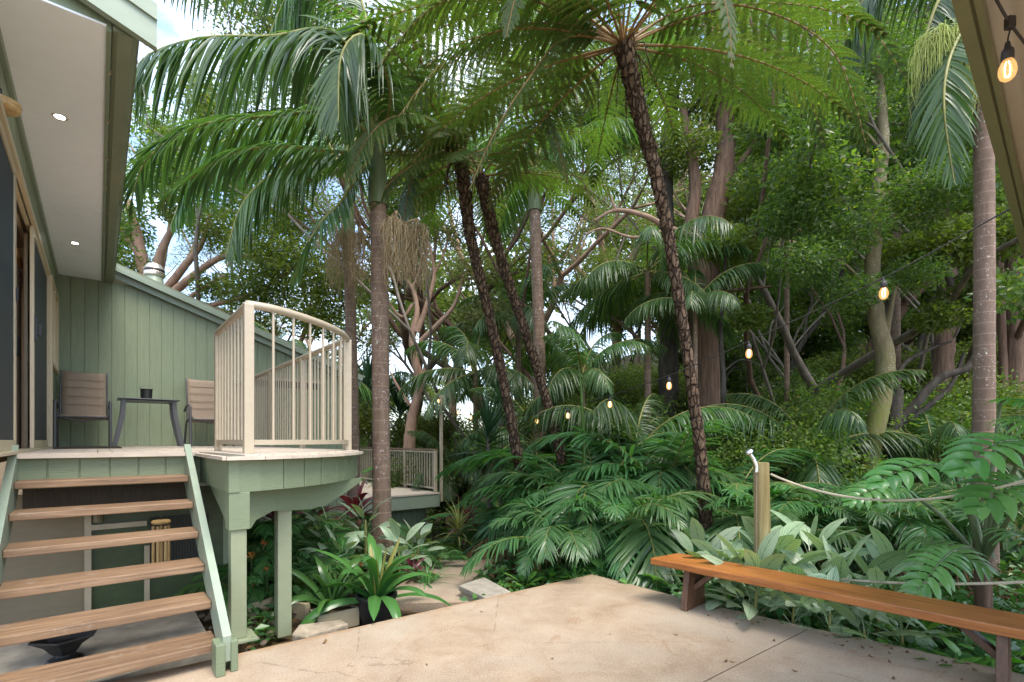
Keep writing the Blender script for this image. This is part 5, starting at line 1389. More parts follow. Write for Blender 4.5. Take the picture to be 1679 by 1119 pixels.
for i, (px, Y, z_, s_, lab) in enumerate([(604, 15.2, 1.9, 2.0, 'dark green sword leaved shrub behind the balcony railing'), (655, 16, 1.6, 1.7, 'sword leaved shrub between palm trunk and pink barked tree'), (800, 8.4, 1.0, .95, 'tall sword leaved shrub left of the crossing fern trunks'), (820, 9.2, 1.7, .8, 'upper sword leaved head behind the crossing fern trunks')]):
    b_ = gl(px, Y); t = plant('sword_leaf_shrub', lab, 'shrub', [b_[0], b_[1], z_], SW, None, None, s_, i)
    inst('stem', M().tube([[0, 0, -(z_ - b_[2]) / s_ - .2], [.03, 0, -.5], [0, 0, .2]], .04, 8).mesh('stem', bk_grey, True), t, sc=s_)
# arching pale strap plant and the spear in the centre
ST = rosette(g, 26, 1.15, .035, 85, 25, 85, 0, .1, .35, 12, 3, wprof=np.interp(np.linspace(0, 1, 12), [0, .3, 1], [.8, 1, .05])).mesh('foliage', [lm_palmY, bk_rachis], True)
for i, (px, Y, s_) in enumerate([(925, 7.4, 1.15), (990, 7.8, 1.2), (1180, 7.6, 1.0)]):
    plant('arching_strap_plant', 'light green arching strap plant ' + ['left of the palm spear', 'right of the palm spear', 'right of the tallest tree fern trunk'][i], 'plant', gl(px, Y, .45), ST, None, 'light strap plants above the ground palms', s_, i)
sp_ = single('palm_spear', M().tube([gl(958, 6.6, 0), P(958, 740, 6.6), P(953, 640, 6.6), P(948, 592, 6.6)], [.03, .026, .018, .003], 8), lm_palmY, 'single upright yellow green palm spear standing above the ground palms', 'palm shoot', gl(958, 6.6), smooth=True)

# split leaf philodendron with huge lobed leaves
def lobed(base, tip, up, wid, g, nl=9, droop=.12):
    base, tip = np.asarray(base, float), np.asarray(tip, float); L = np.linalg.norm(tip - base)
    T0 = nrm(tip - base); S = nrm(np.cross(T0, up)); N0 = np.cross(S, T0)
    t = np.linspace(0, 1, 30); mid = base + (tip - base) * t[:, None] + N0 * (math.sin(1) * L * droop * np.sin(np.pi * t))[:, None]
    m = M(); CC, SS, WW = [], [], []
    tl = np.linspace(.03, .93, nl); sp = (tl[1] - tl[0]) * L
    seg = 8; s = np.linspace(0, 1, seg)
    for sd in (-1, 1):
        for i, x in enumerate(tl):
            b_ = resample(mid, np.array([x]))[0]; T = nrm(resample(mid, np.array([min(1, x + .03)]))[0] - resample(mid, np.array([max(0, x - .03)]))[0])
            al = R(112 - 75 * x + g.normal() * 3)
            d = math.cos(al) * T + math.sin(al) * sd * S
            ln = 1.02 * wid * (math.sin((x * .78 + .2) * math.pi) ** .6) * g.uniform(.92, 1.08)
            c = b_ + d * (ln * s)[:, None] + T * (.18 * ln * s ** 2)[:, None] + N0 * (ln * (.16 * np.sin(s * 2.2) - .38 * s ** 2))[:, None]
            w0 = nrm(T - np.dot(T, d) * d)
            CC.append(c); SS.append(np.broadcast_to(w0, c.shape)); WW.append(sp * .5 * np.interp(s, [0, .2, .5, .8, 1], [1.0, .88, .84, .6, .05]) * (1 + .1 * s))
    # terminal lobe
    c = resample(mid, np.linspace(.9, 1, seg)); c = c + T0 * (np.linspace(0, 1, seg) ** 1.2 * L * .10)[:, None] - N0 * (np.linspace(0, 1, seg) ** 2 * .03)[:, None]
    CC.append(c); SS.append(np.broadcast_to(S, c.shape)); WW.append(sp * .75 * np.array([.5, .9, 1, 1, .9, .7, .4, .05]))
    m.blades(np.array(CC), np.array(SS), np.array(WW), -.22, across=5)
    m.tube(mid + N0 * .002, np.linspace(.007, .002, 30), 6, mi=1)
    return m
ph = thing('split_leaf_philodendron', 'large split leaf plant on thick green stalks beside the speckled palm trunk', 'plant', np.array([D(1618, 3.75), 3.75, -.15]))
core = P(1612, 925, 3.75)
phl = [((1562, 772, 3.6), (1436, 792, 3.35), .22, (0, -.3, 1)), ((1682, 728, 3.3), (1572, 770, 2.95), .23, (0, -.35, 1)), ((1700, 800, 3.2), (1598, 832, 2.9), .23, (0, -.5, 1)),
       ((1500, 886, 3.55), (1618, 935, 3.2), .20, (0, -.55, 1)), ((1480, 800, 4.0), (1392, 822, 3.9), .18, (0, -.4, 1)), ((1660, 690, 3.5), (1740, 730, 3.2), .22, (0, -.3, 1)),
       ((1560, 905, 3.3), (1500, 975, 3.1), .16, (0, -.5, 1)), ((1650, 870, 3.5), (1720, 920, 3.2), .2, (0, -.5, 1)), ((1600, 850, 4.1), (1560, 830, 4.4), .18, (0, -.2, 1)), ((1640, 660, 3.9), (1690, 665, 3.6), .15, (0, -.1, 1))]
for b_, t_, w_, u_ in phl:
    B_, T_ = P(*b_), P(*t_)
    o = part('leaf', lobed(B_, T_, nrm(u_), w_, g), [lm_mon if b_[1] > 700 else lm_bright, bk_shaft], ph, smooth=True)
    md = (core + B_) / 2 + np.array([0, 0, .06])
    part('stalk', M().tube(smooth([core, md, B_], 6), np.linspace(.020, .010, 13), 9), bk_shaft, ph, smooth=True)
part('stem', M().tube([core - Z3 * .75, core - Z3 * .3, core + Z3 * .02], [.06, .055, .05], 12), bk_brown, ph, smooth=True)

# fine feathery plants and orange flowers left of the palms
spl = [(418, 4.4, .42), (440, 4.8, .55), (478, 4.9, .5), (425, 5.4, .7), (500, 5.6, .65), (455, 5.9, .8), (400, 5.0, .6), (540, 6.2, .8), (690, 5.8, .34), (720, 5.7, .34), (560, 4.6, .4), (590, 6.4, .5), (500, 4.4, .35), (400, 4.25, .4), (470, 5.4, .75)]
rk = ranks(spl, lambda a: a[0] + a[1] * .01)
for i, (px, Y, s_) in enumerate(spl):
    palm_clump('small fine leaved ground palm between the balcony posts and the path, %s from the house' % rk[i], gl(px, Y, .02), 12, s_, seed=200 + i, meshes=UFS, group='small ground palms beside the balcony', stub=.1)
for i, (px, py, Y) in enumerate([(412, 911, 4.3), (438, 932, 4.2), (411, 958, 4.1), (433, 890, 4.6), (590, 925, 4.6), (678, 910, 5.3)]):
    p = P(px, py, Y); gg = np.random.default_rng(i)
    t = thing('orange_flower', 'small orange flower spike ' + ['highest beside the front balcony post', 'between the two balcony posts', 'lowest beside the front balcony post', 'touching the second balcony post', 'behind the potted lily', 'right of the speckled palm trunk'][i], 'flower', p - Z3 * .25, 'orange flower spikes near the balcony')
    part('petals', leaf_cloud([p], np.array([.018]), 22, .03, gg, flat=1.0), lm_orange, t); part('stem', M().tube([p - Z3 * .3, p], .003, 5), bk_shaft, t)

# ================================================================= background trees
def cluster_tree(name, label, loc, trunkm, crownm, sc=1, rz=0, cat='tree', group=None):
    t = thing(name, label, cat, loc, group); inst('trunk', trunkm, t, (0, 0, 0), rz, sc); inst('crown', crownm, t, (0, 0, 0), rz, sc); return t
TM = [treemesh(31, 9, .16, 4, 30000, .095, .52, .38, (.05, 0), lm_treeB, bk_grey, .8, .12, .5),
      treemesh(32, 11, .18, 4, 32000, .08, .55, .40, (-.05, .1), lm_tree, bk_brown, .75, .2, .42),
      treemesh(33, 10, .15, 4, 30000, .09, .5, .34, (0, -.1), lm_treeB, bk_dark, .85, .1, .5),
      treemesh(34, 13, .22, 4, 24000, .10, .6, .42, (.1, 0), lm_gum, bk_pink, .8, .2, .3),
      treemesh(35, 5, .07, 4, 20000, .075, .55, .26, (0, 0), lm_tree, bk_dark, .8, .2, .45),
      treemesh(36, 4.5, .06, 4, 18000, .085, .55, .24, (0, 0), lm_treeB, bk_dark, .85, .15, .5),
      treemesh(37, 4.5, .045, 4, 8000, .085, .6, .26, (0, 0), lm_sap, bk_grey, .8, .2, .5)]
FM = [treemesh(41, 12, .2, 3, 9000, .34, 1.3, .36, (0, 0), lm_far, bk_grey, .8, .1, .5), treemesh(42, 14, .2, 3, 9000, .34, 1.4, .42, (0, 0), lm_tree, bk_brown, .75, .2, .45)]
gT = np.random.default_rng(77)
def tr(k, label, px, Y, sc=1, group=None, dz=0, name='tree'):
    b_ = gl(px, Y, -.1 + dz); return cluster_tree(name, label, b_, TM[k][0], TM[k][1], sc, gT.random() * 6.28, 'tree', group)
mid = [ (1, 640, 18, 1.35), (1, 860, 17, 1.2), (0, 560, 19, 1.5),   # (variant, px, Y, scale)
 (2, 1240, 13.5, .9), (0, 1340, 13, 1.1), (2, 1520, 13, 1.2), (0, 1690, 12, 1.15), (2, 1800, 11.5, 1.1),
 (1, 1180, 18, .95), (1, 1330, 17, 1.3), (1, 1440, 17, 1.4), (1, 1600, 16, 1.4), (1, 1790, 15, 1.3),
 (3, 860, 19, 1.1), (3, 1000, 21, 1.15), (3, 1260, 21, 1.2), (3, 1480, 20, 1.3), (3, 1720, 19, 1.3)]
rk = ranks(mid, lambda a: a[1], lambda a: a[0])
for i, (k_, px, Y, s_) in enumerate(mid):
    lab = {0: 'grey barked broad leaved rainforest tree beyond the ground palms', 2: 'dark stemmed broad leaved rainforest tree beyond the ground palms',
           1: 'brown barked small leaved forest tree deeper in the wood', 3: 'pink barked gum tree behind the rainforest trees'}[k_] + ', %s from the house side' % rk[i]
    tr(k_, lab, px, Y, s_, 'rainforest trees beyond the garden')
shr = [(5, 960, 19, 1.6), (4, 1050, 20, 1.9), (5, 1130, 19, 1.8), (4, 1210, 21, 2.0), (5, 1290, 20, 1.9), (4, 1370, 21, 2.0), (5, 1450, 20, 2.0), (4, 1530, 20, 2.0), (5, 1610, 19, 1.9), (4, 1690, 19, 1.9), (4, 1015, 12.5, 1.1), (5, 1700, 10.5, 1.1),
       (4, 930, 11.5, 1.0), (5, 860, 12.5, 1.1), (4, 1150, 11, 1.0), (5, 790, 14, 1.1), (4, 1540, 13, 1.2), (5, 1250, 13.5, 1.2), (4, 1400, 13.5, 1.2), (4, 1040, 14, 1.1), (5, 960, 14, 1.2), (4, 730, 15, 1.1), (5, 690, 13, .9), (4, 1630, 13.5, 1.2)]
rk = ranks(shr, lambda a: a[1], lambda a: a[0])
for i, (k_, px, Y, s_) in enumerate(shr):
    tr(k_, ['bushy small leaved sapling under the forest trees', 'bushy broad leaved sapling under the forest trees'][k_ - 4] + ', %s from the house side' % rk[i], px, Y, s_, 'saplings under the forest trees', name='sapling')
for i, (px, Y, s_) in enumerate(((1235, 8.8, .9), (1325, 9.3, 1.0), (1400, 9.9, 1.1), (1570, 10.2, 1.1), (1010, 10.2, 1.0), (1500, 9.3, .8), (1650, 9.6, 1.1))):
    tr(6, 'light yellow green airy sapling, ' + ['left of the mossy tree nearest the rope post', 'second one left of the mossy tree', 'just left of the mossy trunk', 'behind the curved dark limbs', 'left of the leaning fern trunk', 'right of the mossy trunk', 'right of the speckled red palm'][i], px, Y, s_, 'airy saplings before the forest', name='sapling')
lft = [(1, 250, 17, .95), (1, 380, 18, .9), (3, 480, 20, .85), (2, 330, 22, .95), (3, 160, 20, 1.0), (4, 520, 14, 1.2), (5, 640, 19, 1.2), (4, 450, 15, 1.3), (3, 740, 24, 1.1), (5, 560, 20, 1.3)]
rk = ranks(lft, lambda a: a[1])
for i, (k_, px, Y, s_) in enumerate(lft):
    t_ = tr(k_, 'leafy tree behind the house wing, %s from the eave' % rk[i], px, Y, s_, 'trees behind the house wing', name='tree')
# distant wood
for i in range(40):
    px = 820 + i * 25 if i > 8 else 100 + i * 90 + gT.normal() * 20; Y = gT.uniform(26, 42) if px > 820 else gT.uniform(34, 50)
    k_ = i % 2; b_ = gl(px, Y, -.3)
    cluster_tree('distant_tree', 'hazy tree of the distant wood closing the view', b_, FM[k_][0], FM[k_][1], gT.uniform(.8, 1.15) * (1 if px > 820 else .62), gT.random() * 6.28, 'tree', 'distant wood')

# trees laid out one by one
def laid(name, label, trunk, r, limbs, clumps, barkm, leafm, n=9000, size=.12, cat='tree', sides=16, asp=.45, seed=3):
    base = np.asarray(trunk[0], float); t = thing(name, label, cat, base); gg = np.random.default_rng(seed)
    p = resample(smooth([np.asarray(q, float) for q in trunk], 8), np.linspace(0, 1, 60)); rr = resample_r(r, 60)
    part('trunk', M().tube(p, rr, sides, wob=.05, g=gg), barkm, t, smooth=True)
    for pts, r0, r1 in limbs:
        q = resample(smooth([np.asarray(x, float) for x in pts], 6), np.linspace(0, 1, 30))
        part('limb', M().tube(q, np.linspace(r0, r1, 30), 9, wob=.04, g=gg), barkm, t, smooth=True)
    if clumps:
        cs = np.array([c[:3] for c in clumps]); rd = np.array([c[3] for c in clumps])
        part('crown', leaf_cloud(cs, rd, n, size, gg, aspect=asp), leafm, t)
    return t
def C_(px, py, Y, r): return (*P(px, py, Y), r)
laid('mossy_tree', 'crooked tree with yellow green moss on its lower trunk, behind the high rope',
     [gl(1422, 8.4, -.1), P(1424, 780, 8.4), P(1446, 650, 8.4), P(1452, 590, 8.4), P(1439, 530, 8.4), P(1430, 460, 8.4), P(1433, 400, 8.4), P(1438, 330, 8.4), P(1448, 240, 8.5), P(1440, 130, 8.6), P(1415, 0, 8.8)],
     [.17, .15, .14, .135, .12, .105, .09, .078, .07, .05],
     [([P(1450, 560, 8.4), P(1462, 500, 8.2), P(1470, 470, 8.1)], .06, .02), ([P(1440, 330, 8.4), P(1490, 300, 8.2), P(1540, 310, 8.0)], .035, .01), ([P(1447, 250, 8.5), P(1400, 200, 8.6), P(1350, 190, 8.6)], .03, .01),
      ([P(1420, 470, 8.3), P(1380, 430, 8.0), P(1330, 420, 7.8)], .03, .01)],
     [C_(1380, 380, 8.0, .7), C_(1320, 430, 7.9, .6), C_(1500, 330, 8, .7), C_(1350, 190, 8.6, .8), C_(1440, 100, 8.6, .9), C_(1400, 480, 8, .5), C_(1530, 300, 8, .6), C_(1500, 450, 8.2, .5), C_(1300, 350, 8.2, .6)], bk_moss, lm_treeB, 22000, .075)
laid('dark_limbed_tree', 'dark tree dividing low into curved limbs between the mossy trunk and the speckled palm',
     [gl(1455, 8.9), P(1462, 760, 8.9), P(1466, 690, 8.9), P(1470, 640, 9.0)], [.21, .17, .15, .10],
     [([P(1466, 700, 8.9), P(1500, 665, 8.8), P(1540, 620, 8.7), P(1590, 600, 8.6), P(1605, 540, 8.6), P(1595, 480, 8.7)], .085, .04), ([P(1470, 700, 8.9), P(1520, 668, 9), P(1560, 630, 9.1), P(1580, 580, 9.1)], .06, .03),
      ([P(1470, 640, 9), P(1480, 600, 9), P(1520, 575, 9), P(1560, 560, 9)], .05, .02), ([P(1560, 470, 8.7), P(1552, 430, 8.7), P(1580, 385, 8.7), P(1620, 360, 8.7)], .05, .02), ([P(1470, 650, 9), P(1450, 560, 9.1), P(1462, 470, 9.2)], .07, .03)],
     [C_(1560, 400, 8.8, .7), C_(1640, 380, 8.8, .8), C_(1600, 480, 9, .6), C_(1480, 420, 9.2, .6), C_(1540, 520, 9, .45)], bk_dark, lm_tree, 12000, .10, seed=5)
laid('stringybark_tree', 'broad shaggy brown trunk with hanging bark strips behind the tallest tree fern',
     [gl(1158, 10.4), P(1160, 700, 10.4), P(1156, 600, 10.4), P(1152, 500, 10.4), P(1165, 380, 10.5), P(1190, 250, 10.6), P(1180, 120, 10.8), P(1160, -40, 11)], [.34, .30, .29, .29, .24, .17, .15, .12],
     [([P(1156, 470, 10.4), P(1130, 400, 10.5), P(1140, 300, 10.6), P(1120, 180, 10.8)], .18, .08), ([P(1170, 480, 10.4), P(1215, 475, 10.2), P(1265, 470, 10)], .05, .02), ([P(1190, 300, 10.6), P(1240, 230, 10.5), P(1280, 150, 10.4)], .07, .03)],
     [C_(1180, 150, 10.8, 1.0), C_(1260, 200, 10.5, .9), C_(1120, 250, 10.8, .8), C_(1240, 330, 10.4, .8), C_(1290, 300, 10.4, .8), C_(1210, 420, 10.3, .6)], bk_brown, lm_tree, 14000, .11, seed=7)
laid('dark_trunk_tree', 'straight dark trunk in the shade left of the shaggy brown tree',
     [gl(1092, 11), P(1096, 600, 11), P(1098, 450, 11), P(1090, 300, 11.2), P(1105, 150, 11.4)], [.26, .22, .2, .17, .13],
     [([P(1096, 300, 11.2), P(1040, 220, 11), P(960, 180, 10.8)], .08, .03), ([P(1100, 220, 11.3), P(1160, 150, 11.3)], .06, .03)],
     [C_(1000, 200, 10.8, .9), C_(1060, 120, 11.2, 1.0), C_(1100, 480, 11, .7), C_(1040, 470, 10.8, .7)], bk_dark, lm_treeB, 9000, .12, seed=9)
laid('slim_dark_tree', 'slim dark crooked sapling trunk right of the shaggy brown tree',
     [gl(1190, 9.0), P(1186, 640, 9), P(1182, 540, 9), P(1188, 450, 9), P(1192, 380, 9)], [.06, .055, .05, .035, .02],
     [([P(1186, 610, 9), P(1215, 590, 8.9), P(1250, 600, 8.8)], .02, .008)], [C_(1192, 400, 9, .5), C_(1230, 520, 8.8, .35)], bk_dark, lm_tree, 3000, .09, seed=11)
laid('brown_trunk_tree', 'upright reddish brown trunk behind the curved dark limbs',
     [gl(1548, 11.5), P(1545, 640, 11.5), P(1550, 540, 11.5), P(1556, 400, 11.6), P(1550, 200, 11.8)], [.24, .21, .18, .15, .11], [], [C_(1550, 250, 11.7, 1.1), C_(1500, 160, 11.7, 1.1), C_(1600, 180, 11.7, 1.0)], bk_brown, lm_treeB, 8000, .12, seed=13)
laid('twin_trunk_tree', 'pair of tall straight brown stems beside the far edge of the speckled palm',
     [gl(1664, 11), P(1662, 640, 11), P(1666, 480, 11), P(1670, 200, 11.2)], [.20, .17, .16, .12], [([gl(1650, 11), P(1646, 640, 11), P(1642, 500, 11), P(1636, 300, 11)], .10, .05)], [C_(1640, 330, 11, .9), C_(1690, 230, 11, 1.0)], bk_brown, lm_tree, 7000, .12, seed=15)
laid('pink_gum_tree', 'pink barked gum with bare twisting branches against the pale sky beyond the lower deck',
     [gl(668, 13), P(672, 720, 13), P(682, 660, 13), P(694, 620, 13), P(700, 600, 13)], [.22, .2, .17, .12, .08],
     [([P(690, 630, 13), P(676, 560, 13), P(684, 510, 13.1), P(674, 470, 13.2), P(650, 445, 13.3)], .12, .04), ([P(684, 545, 13), P(700, 500, 13), P(712, 450, 13.1), P(704, 400, 13.2)], .08, .03),
      ([P(690, 560, 13), P(720, 530, 12.8), P(745, 500, 12.7), P(760, 450, 12.6)], .08, .03), ([P(676, 500, 13.1), P(660, 520, 13), P(640, 500, 12.9), P(628, 470, 12.8)], .05, .02),
      ([P(712, 450, 13.1), P(730, 410, 13.2), P(740, 360, 13.3)], .04, .015), ([P(675, 475, 13.2), P(690, 430, 13.3), P(680, 390, 13.4)], .035, .015), ([P(672, 665, 13), P(650, 630, 13), P(640, 610, 13)], .05, .02)],
     [C_(640, 420, 13.2, .6), C_(740, 380, 13.2, .7), C_(775, 440, 12.7, .8), C_(700, 370, 13.3, .5), C_(620, 560, 13.5, .6), C_(800, 520, 12.8, .8)], bk_pink, lm_gum, 6500, .12, seed=17, asp=.3)
laid('spreading_fig_tree', 'spreading tree with brown limbs and small leaves above the wing roof',
     [gl(255, 14.5), P(248, 560, 14.5), P(240, 480, 14.5), P(228, 400, 14.5), P(210, 330, 14.6)], [.4, .3, .26, .17, .1],
     [([P(250, 500, 14.5), P(262, 420, 14.4), P(285, 370, 14.4), P(300, 330, 14.3)], .16, .06), ([P(255, 500, 14.5), P(300, 440, 14.2), P(330, 400, 14), P(345, 350, 13.9)], .14, .05), ([P(262, 500, 14.4), P(320, 450, 14), P(370, 420, 13.8), P(430, 425, 13.6)], .13, .05),
      ([P(270, 520, 14.3), P(330, 475, 14), P(372, 450, 13.8)], .09, .04), ([P(280, 520, 14.3), P(350, 500, 14), P(420, 480, 13.8), P(480, 440, 13.6)], .09, .03), ([P(235, 430, 14.5), P(200, 380, 14.6), P(180, 350, 14.7)], .09, .04)],
     [C_(360, 380, 14, .9), C_(440, 410, 13.6, 1.1), C_(500, 440, 13.6, 1.2), C_(420, 480, 13.8, 1.0), C_(350, 470, 14, .6), C_(210, 440, 14.6, .8), C_(200, 370, 14.6, .8), C_(520, 520, 13.8, 1.0), C_(470, 360, 13.8, .9), C_(300, 350, 14.3, .7), C_(560, 470, 13.6, 1.0), C_(400, 540, 13.9, .9)], bk_pink, lm_tree, 26000, .12, seed=19)
laid('bare_branch_tree', 'thin pinkish branches reaching out from behind the leaning fern trunk',
     [P(1180, 400, 9.6), P(1100, 375, 9.6), P(1060, 355, 9.5), P(1010, 345, 9.5), P(975, 362, 9.5)], [.06, .055, .05, .04, .02],
     [([P(1100, 375, 9.6), P(1040, 390, 9.5), P(990, 375, 9.4), P(960, 385, 9.4)], .04, .015), ([P(1010, 345, 9.5), P(985, 300, 9.5), P(930, 285, 9.5)], .03, .01)], None, bk_pink, lm_gum)
# slim bare poles in the wood
PM = treemesh(61, 10, .055, 3, 4500, .085, .55, .62, (.02, 0), lm_sap, bk_grey, .7, .25, .5)
PM2 = treemesh(62, 11, .07, 3, 5500, .085, .6, .66, (-.03, .02), lm_tree, bk_brown, .7, .25, .5)
pol = [(832, 12.5), (930, 11.8), (1022, 12.2), (1128, 13), (1208, 12.4), (1262, 11.2), (1300, 14), (1313, 12.6), (1378, 11.8), (1500, 13), (1585, 11), (1602, 13.5), (1634, 12), (1695, 12.5), (760, 13.5)]
rk = ranks(pol, lambda a: a[0])
for i, (px, Y) in enumerate(pol):
    q_ = (PM, PM2)[i % 2]; cluster_tree('slim_tree', 'slim straight forest stem with a small high crown, %s from the house side' % rk[i], gl(px, Y, -.1), q_[0], q_[1], gT.uniform(.85, 1.1), gT.random() * 6.28, 'tree', 'slim stems in the wood')
fl = [(1000, 12, 1.6), (1080, 12.5, 1.4), (1170, 11.5, 1.5), (1245, 12, 1.3), (1310, 11.5, 1.5), (1370, 12.5, 1.4), (1440, 11.5, 1.3), (1500, 12, 1.5), (1580, 12, 1.3), (1640, 11.5, 1.5), (1340, 14.5, 1.6), (1240, 15, 1.7), (1460, 15, 1.6), (1560, 15.5, 1.7), (1130, 15, 1.6), (1050, 16, 1.7), (1390, 17, 1.9), (1290, 17.5, 1.9)]
rk = ranks(fl, lambda a: a[0])
for i, (px, Y, s_) in enumerate(fl):
    palm_clump('shaded young palm on the forest floor slope, %s from the house side' % rk[i], gl(px, Y, .1), 9, s_, seed=400 + i, group='young palms on the forest floor', name='forest_floor_palm', stub=.1)
# palms standing in the middle distance
def mid_palm(label, px, Y, zc, n, sc, trunk=True, seed=0, group=None, name='forest_palm'):
    b_ = gl(px, Y); t = thing(name, label, 'palm', b_, group); gg = np.random.default_rng(seed + 500)
    h = zc - b_[2]
    if trunk:
        inst('trunk', M().tube([[0, 0, -.2], [0, 0, h * .5], [0, 0, h]], [.10 * sc, .08 * sc, .07 * sc], 12).mesh('trunk', bk_palm, True), t)
    for i in range(n):
        inst('frond', BF[gg.integers(0, 5)], t, (0, 0, h), i * 2.4 + gg.normal() * .2, sc * gg.uniform(.85, 1.1))
    return t
mid_palm('feather palm with drooping fronds left of the shaggy brown trunk', 1062, 9.6, EYE + 3.2, 13, .85, seed=1)
mid_palm('young feather palm with bright fronds above the light strap plants', 955, 9.0, EYE + 1.15, 13, .62, seed=2)
mid_palm('feather palm with a yellowing frond and green shaft beside the leaning fern trunk', 1140, 8.8, EYE + 2.4, 9, .55, seed=3)
mid_palm('dusty green palm behind the crossing fern trunks', 780, 12, EYE + 1.6, 12, .85, seed=4)
mid_palm('pale feather palm seen through the balcony railing', 470, 10.8, EYE + 1.5, 12, .8, seed=5)
mid_palm('dark palm with fronds arching low on the forest floor', 1325, 8.6, EYE - .3, 11, .85, trunk=False, seed=6)
mid_palm('low dark palm between the curved limbs and the brown trunk', 1530, 8.4, EYE - .35, 11, .7, trunk=False, seed=7)
mid_palm('palm with grey green fronds peeping beside the dark trunk', 880, 9.2, EYE - .1, 12, .7, trunk=False, seed=8)
mid_palm('shaded palm half hidden behind the ground palms near the rope post', 1040, 7.8, EYE - .25, 12, .75, trunk=False, seed=9)
mid_palm('feather palm behind the pale ringed trunk', 850, 13.5, EYE + 3.2, 12, 1.0, seed=10)
mid_palm('small feather palm behind the sword leaved shrub', 620, 15.5, EYE + 1.6, 11, .8, seed=11)
mid_palm('bright feather palm at the end of the path', 735, 12.5, EYE - .6, 12, .6, trunk=False, seed=12)
mid_palm('tall palm with crown high among the forest trees', 1470, 13, EYE + 7.5, 14, 1.1, seed=13)
mid_palm('palm frond cluster high in the wood over the broad trees', 1290, 12.5, EYE + 4.8, 11, .8, seed=14)

# ================================================================= ground cover
g = np.random.default_rng(5)
def scatter_cover(n, f, zlo, zhi, size, asp=.5):
    xy = f(n); z = hgt(xy[:, 0], xy[:, 1]) + g.uniform(zlo, zhi, len(xy)) ; p = np.column_stack([xy, z]); k_ = len(p)
    d = nrm(np.column_stack([g.normal(size=(k_, 2)), g.uniform(-.1, .9, k_)])); ax = nrm(np.cross(d, nrm(g.normal(size=(k_, 3)) + Z3))); L = size * g.uniform(.5, 1.4, k_)[:, None]
    V = np.stack([p, p + d * L * .45 + ax * L * asp / 2, p + d * L - Z3 * L * .2, p + d * L * .45 - ax * L * asp / 2], 1)
    Q = np.arange(k_ * 4).reshape(k_, 4); return M().add(V.reshape(-1, 3), np.concatenate([Q[:, [0, 1, 2]], Q[:, [0, 2, 3]]]))
from mathutils.geometry import intersect_point_tri_2d
eD = nrm(c4 - c1); eN = np.array([-eD[1], eD[0]]); eN = eN if eN[1] > 0 else -eN
lN = np.array([-dl[1], dl[0]]); lN = lN if lN[1] > 0 else -lN
def outside(xy, mg=.06):
    a_ = (xy - c1) @ eN > mg; b_ = (xy - c1) @ lN > mg
    # inside the house, lower deck or path are left bare
    aa = xy[:, 0] * UX + xy[:, 1] * UY; bb = xy[:, 0] * VX + xy[:, 1] * VY
    hb = (bb < .75) | ((aa > 9.4) & (bb < 5.8))
    dp = np.min(np.linalg.norm(xy[:, None] - pa[None, ::2, :2], axis=2), 1) < .42
    nearpot = (np.abs(xy[:, 0] - D(590, 4)) < .5) & (xy[:, 1] < 4.35)
    return (a_ | b_) & ~hb & ~dp & ~nearpot
def near_f(n):
    Y = g.uniform(2.7, 9.5, n); X = Y * g.uniform(-.55, 1.1, n); xy = np.column_stack([X, Y]); return xy[outside(xy)]
def far_f(n):
    Y = g.uniform(9, 30, n); X = Y * g.uniform(-.6, 1.15, n); xy = np.column_stack([X, Y]); return xy[outside(xy)]
single('groundcover', scatter_cover(26000, near_f, 0, .16, .09), lm_shrub, 'small mixed green plants carpeting the garden beds', 'ground cover', kind='stuff')
single('undergrowth', scatter_cover(36000, far_f, 0, .42, .17), lm_treeB, 'low leafy undergrowth on the forest floor', 'undergrowth', kind='stuff')
single('leaf_litter', scatter_cover(14000, near_f, 0.0, .03, .07), lm_litter, 'dry brown leaves lying under the plants', 'leaf litter', kind='stuff')
# stones under the balcony
V_ = []; m = M()
for i in range(260):
    a_ = g.uniform(3.3, 4.9); b_ = g.uniform(.62, 1.75); q = W(a_, b_)
    if not outside(q[None, :2], .05)[0] and b_ > .8: continue
    r_ = g.uniform(.012, .035); q[2] = hgt(q[0], q[1]) + r_ * .2 + .03
    ph_ = np.linspace(0, np.pi, 5); 
    m.lathe(q, [(max(.0004, r_ * math.sin(x) * g.uniform(.85, 1.1)), -r_ * .6 * math.cos(x)) for x in ph_], 7, ax=nrm([g.normal() * .3, g.normal() * .3, 1]))
single('pebbles', m, m_pebble, 'brown stones and soil under the balcony posts', 'pebbles', kind='stuff', smooth=True)
ed = thing('bed_edging', 'cream painted timber edging boards around the bed behind the balcony posts', 'edging', W(4.3, 1.2, -.2))
m = M(); e0, e1, e2, e3 = G(395, 1012, -.1), G(452, 992, -.1), G(505, 1004, -.1), G(515, 1000, -.1)
m.beam(e0, e1, .05, .14); m.beam(e1, e2, .05, .14)
part('board', m, m_edge, ed, bevel=.006)
sb_ = G(518, 1030, -.08)
single('stone_slab', M().prism(ccw([G(478, 1040, -.06), G(490, 1024, -.06), G(560, 1016, -.06), G(572, 1022, -.06), G(500, 1044, -.06)]), -.22, -.06), m_stone, 'long rough stone between the trough and the patio edge', 'stone', bevel=.012)
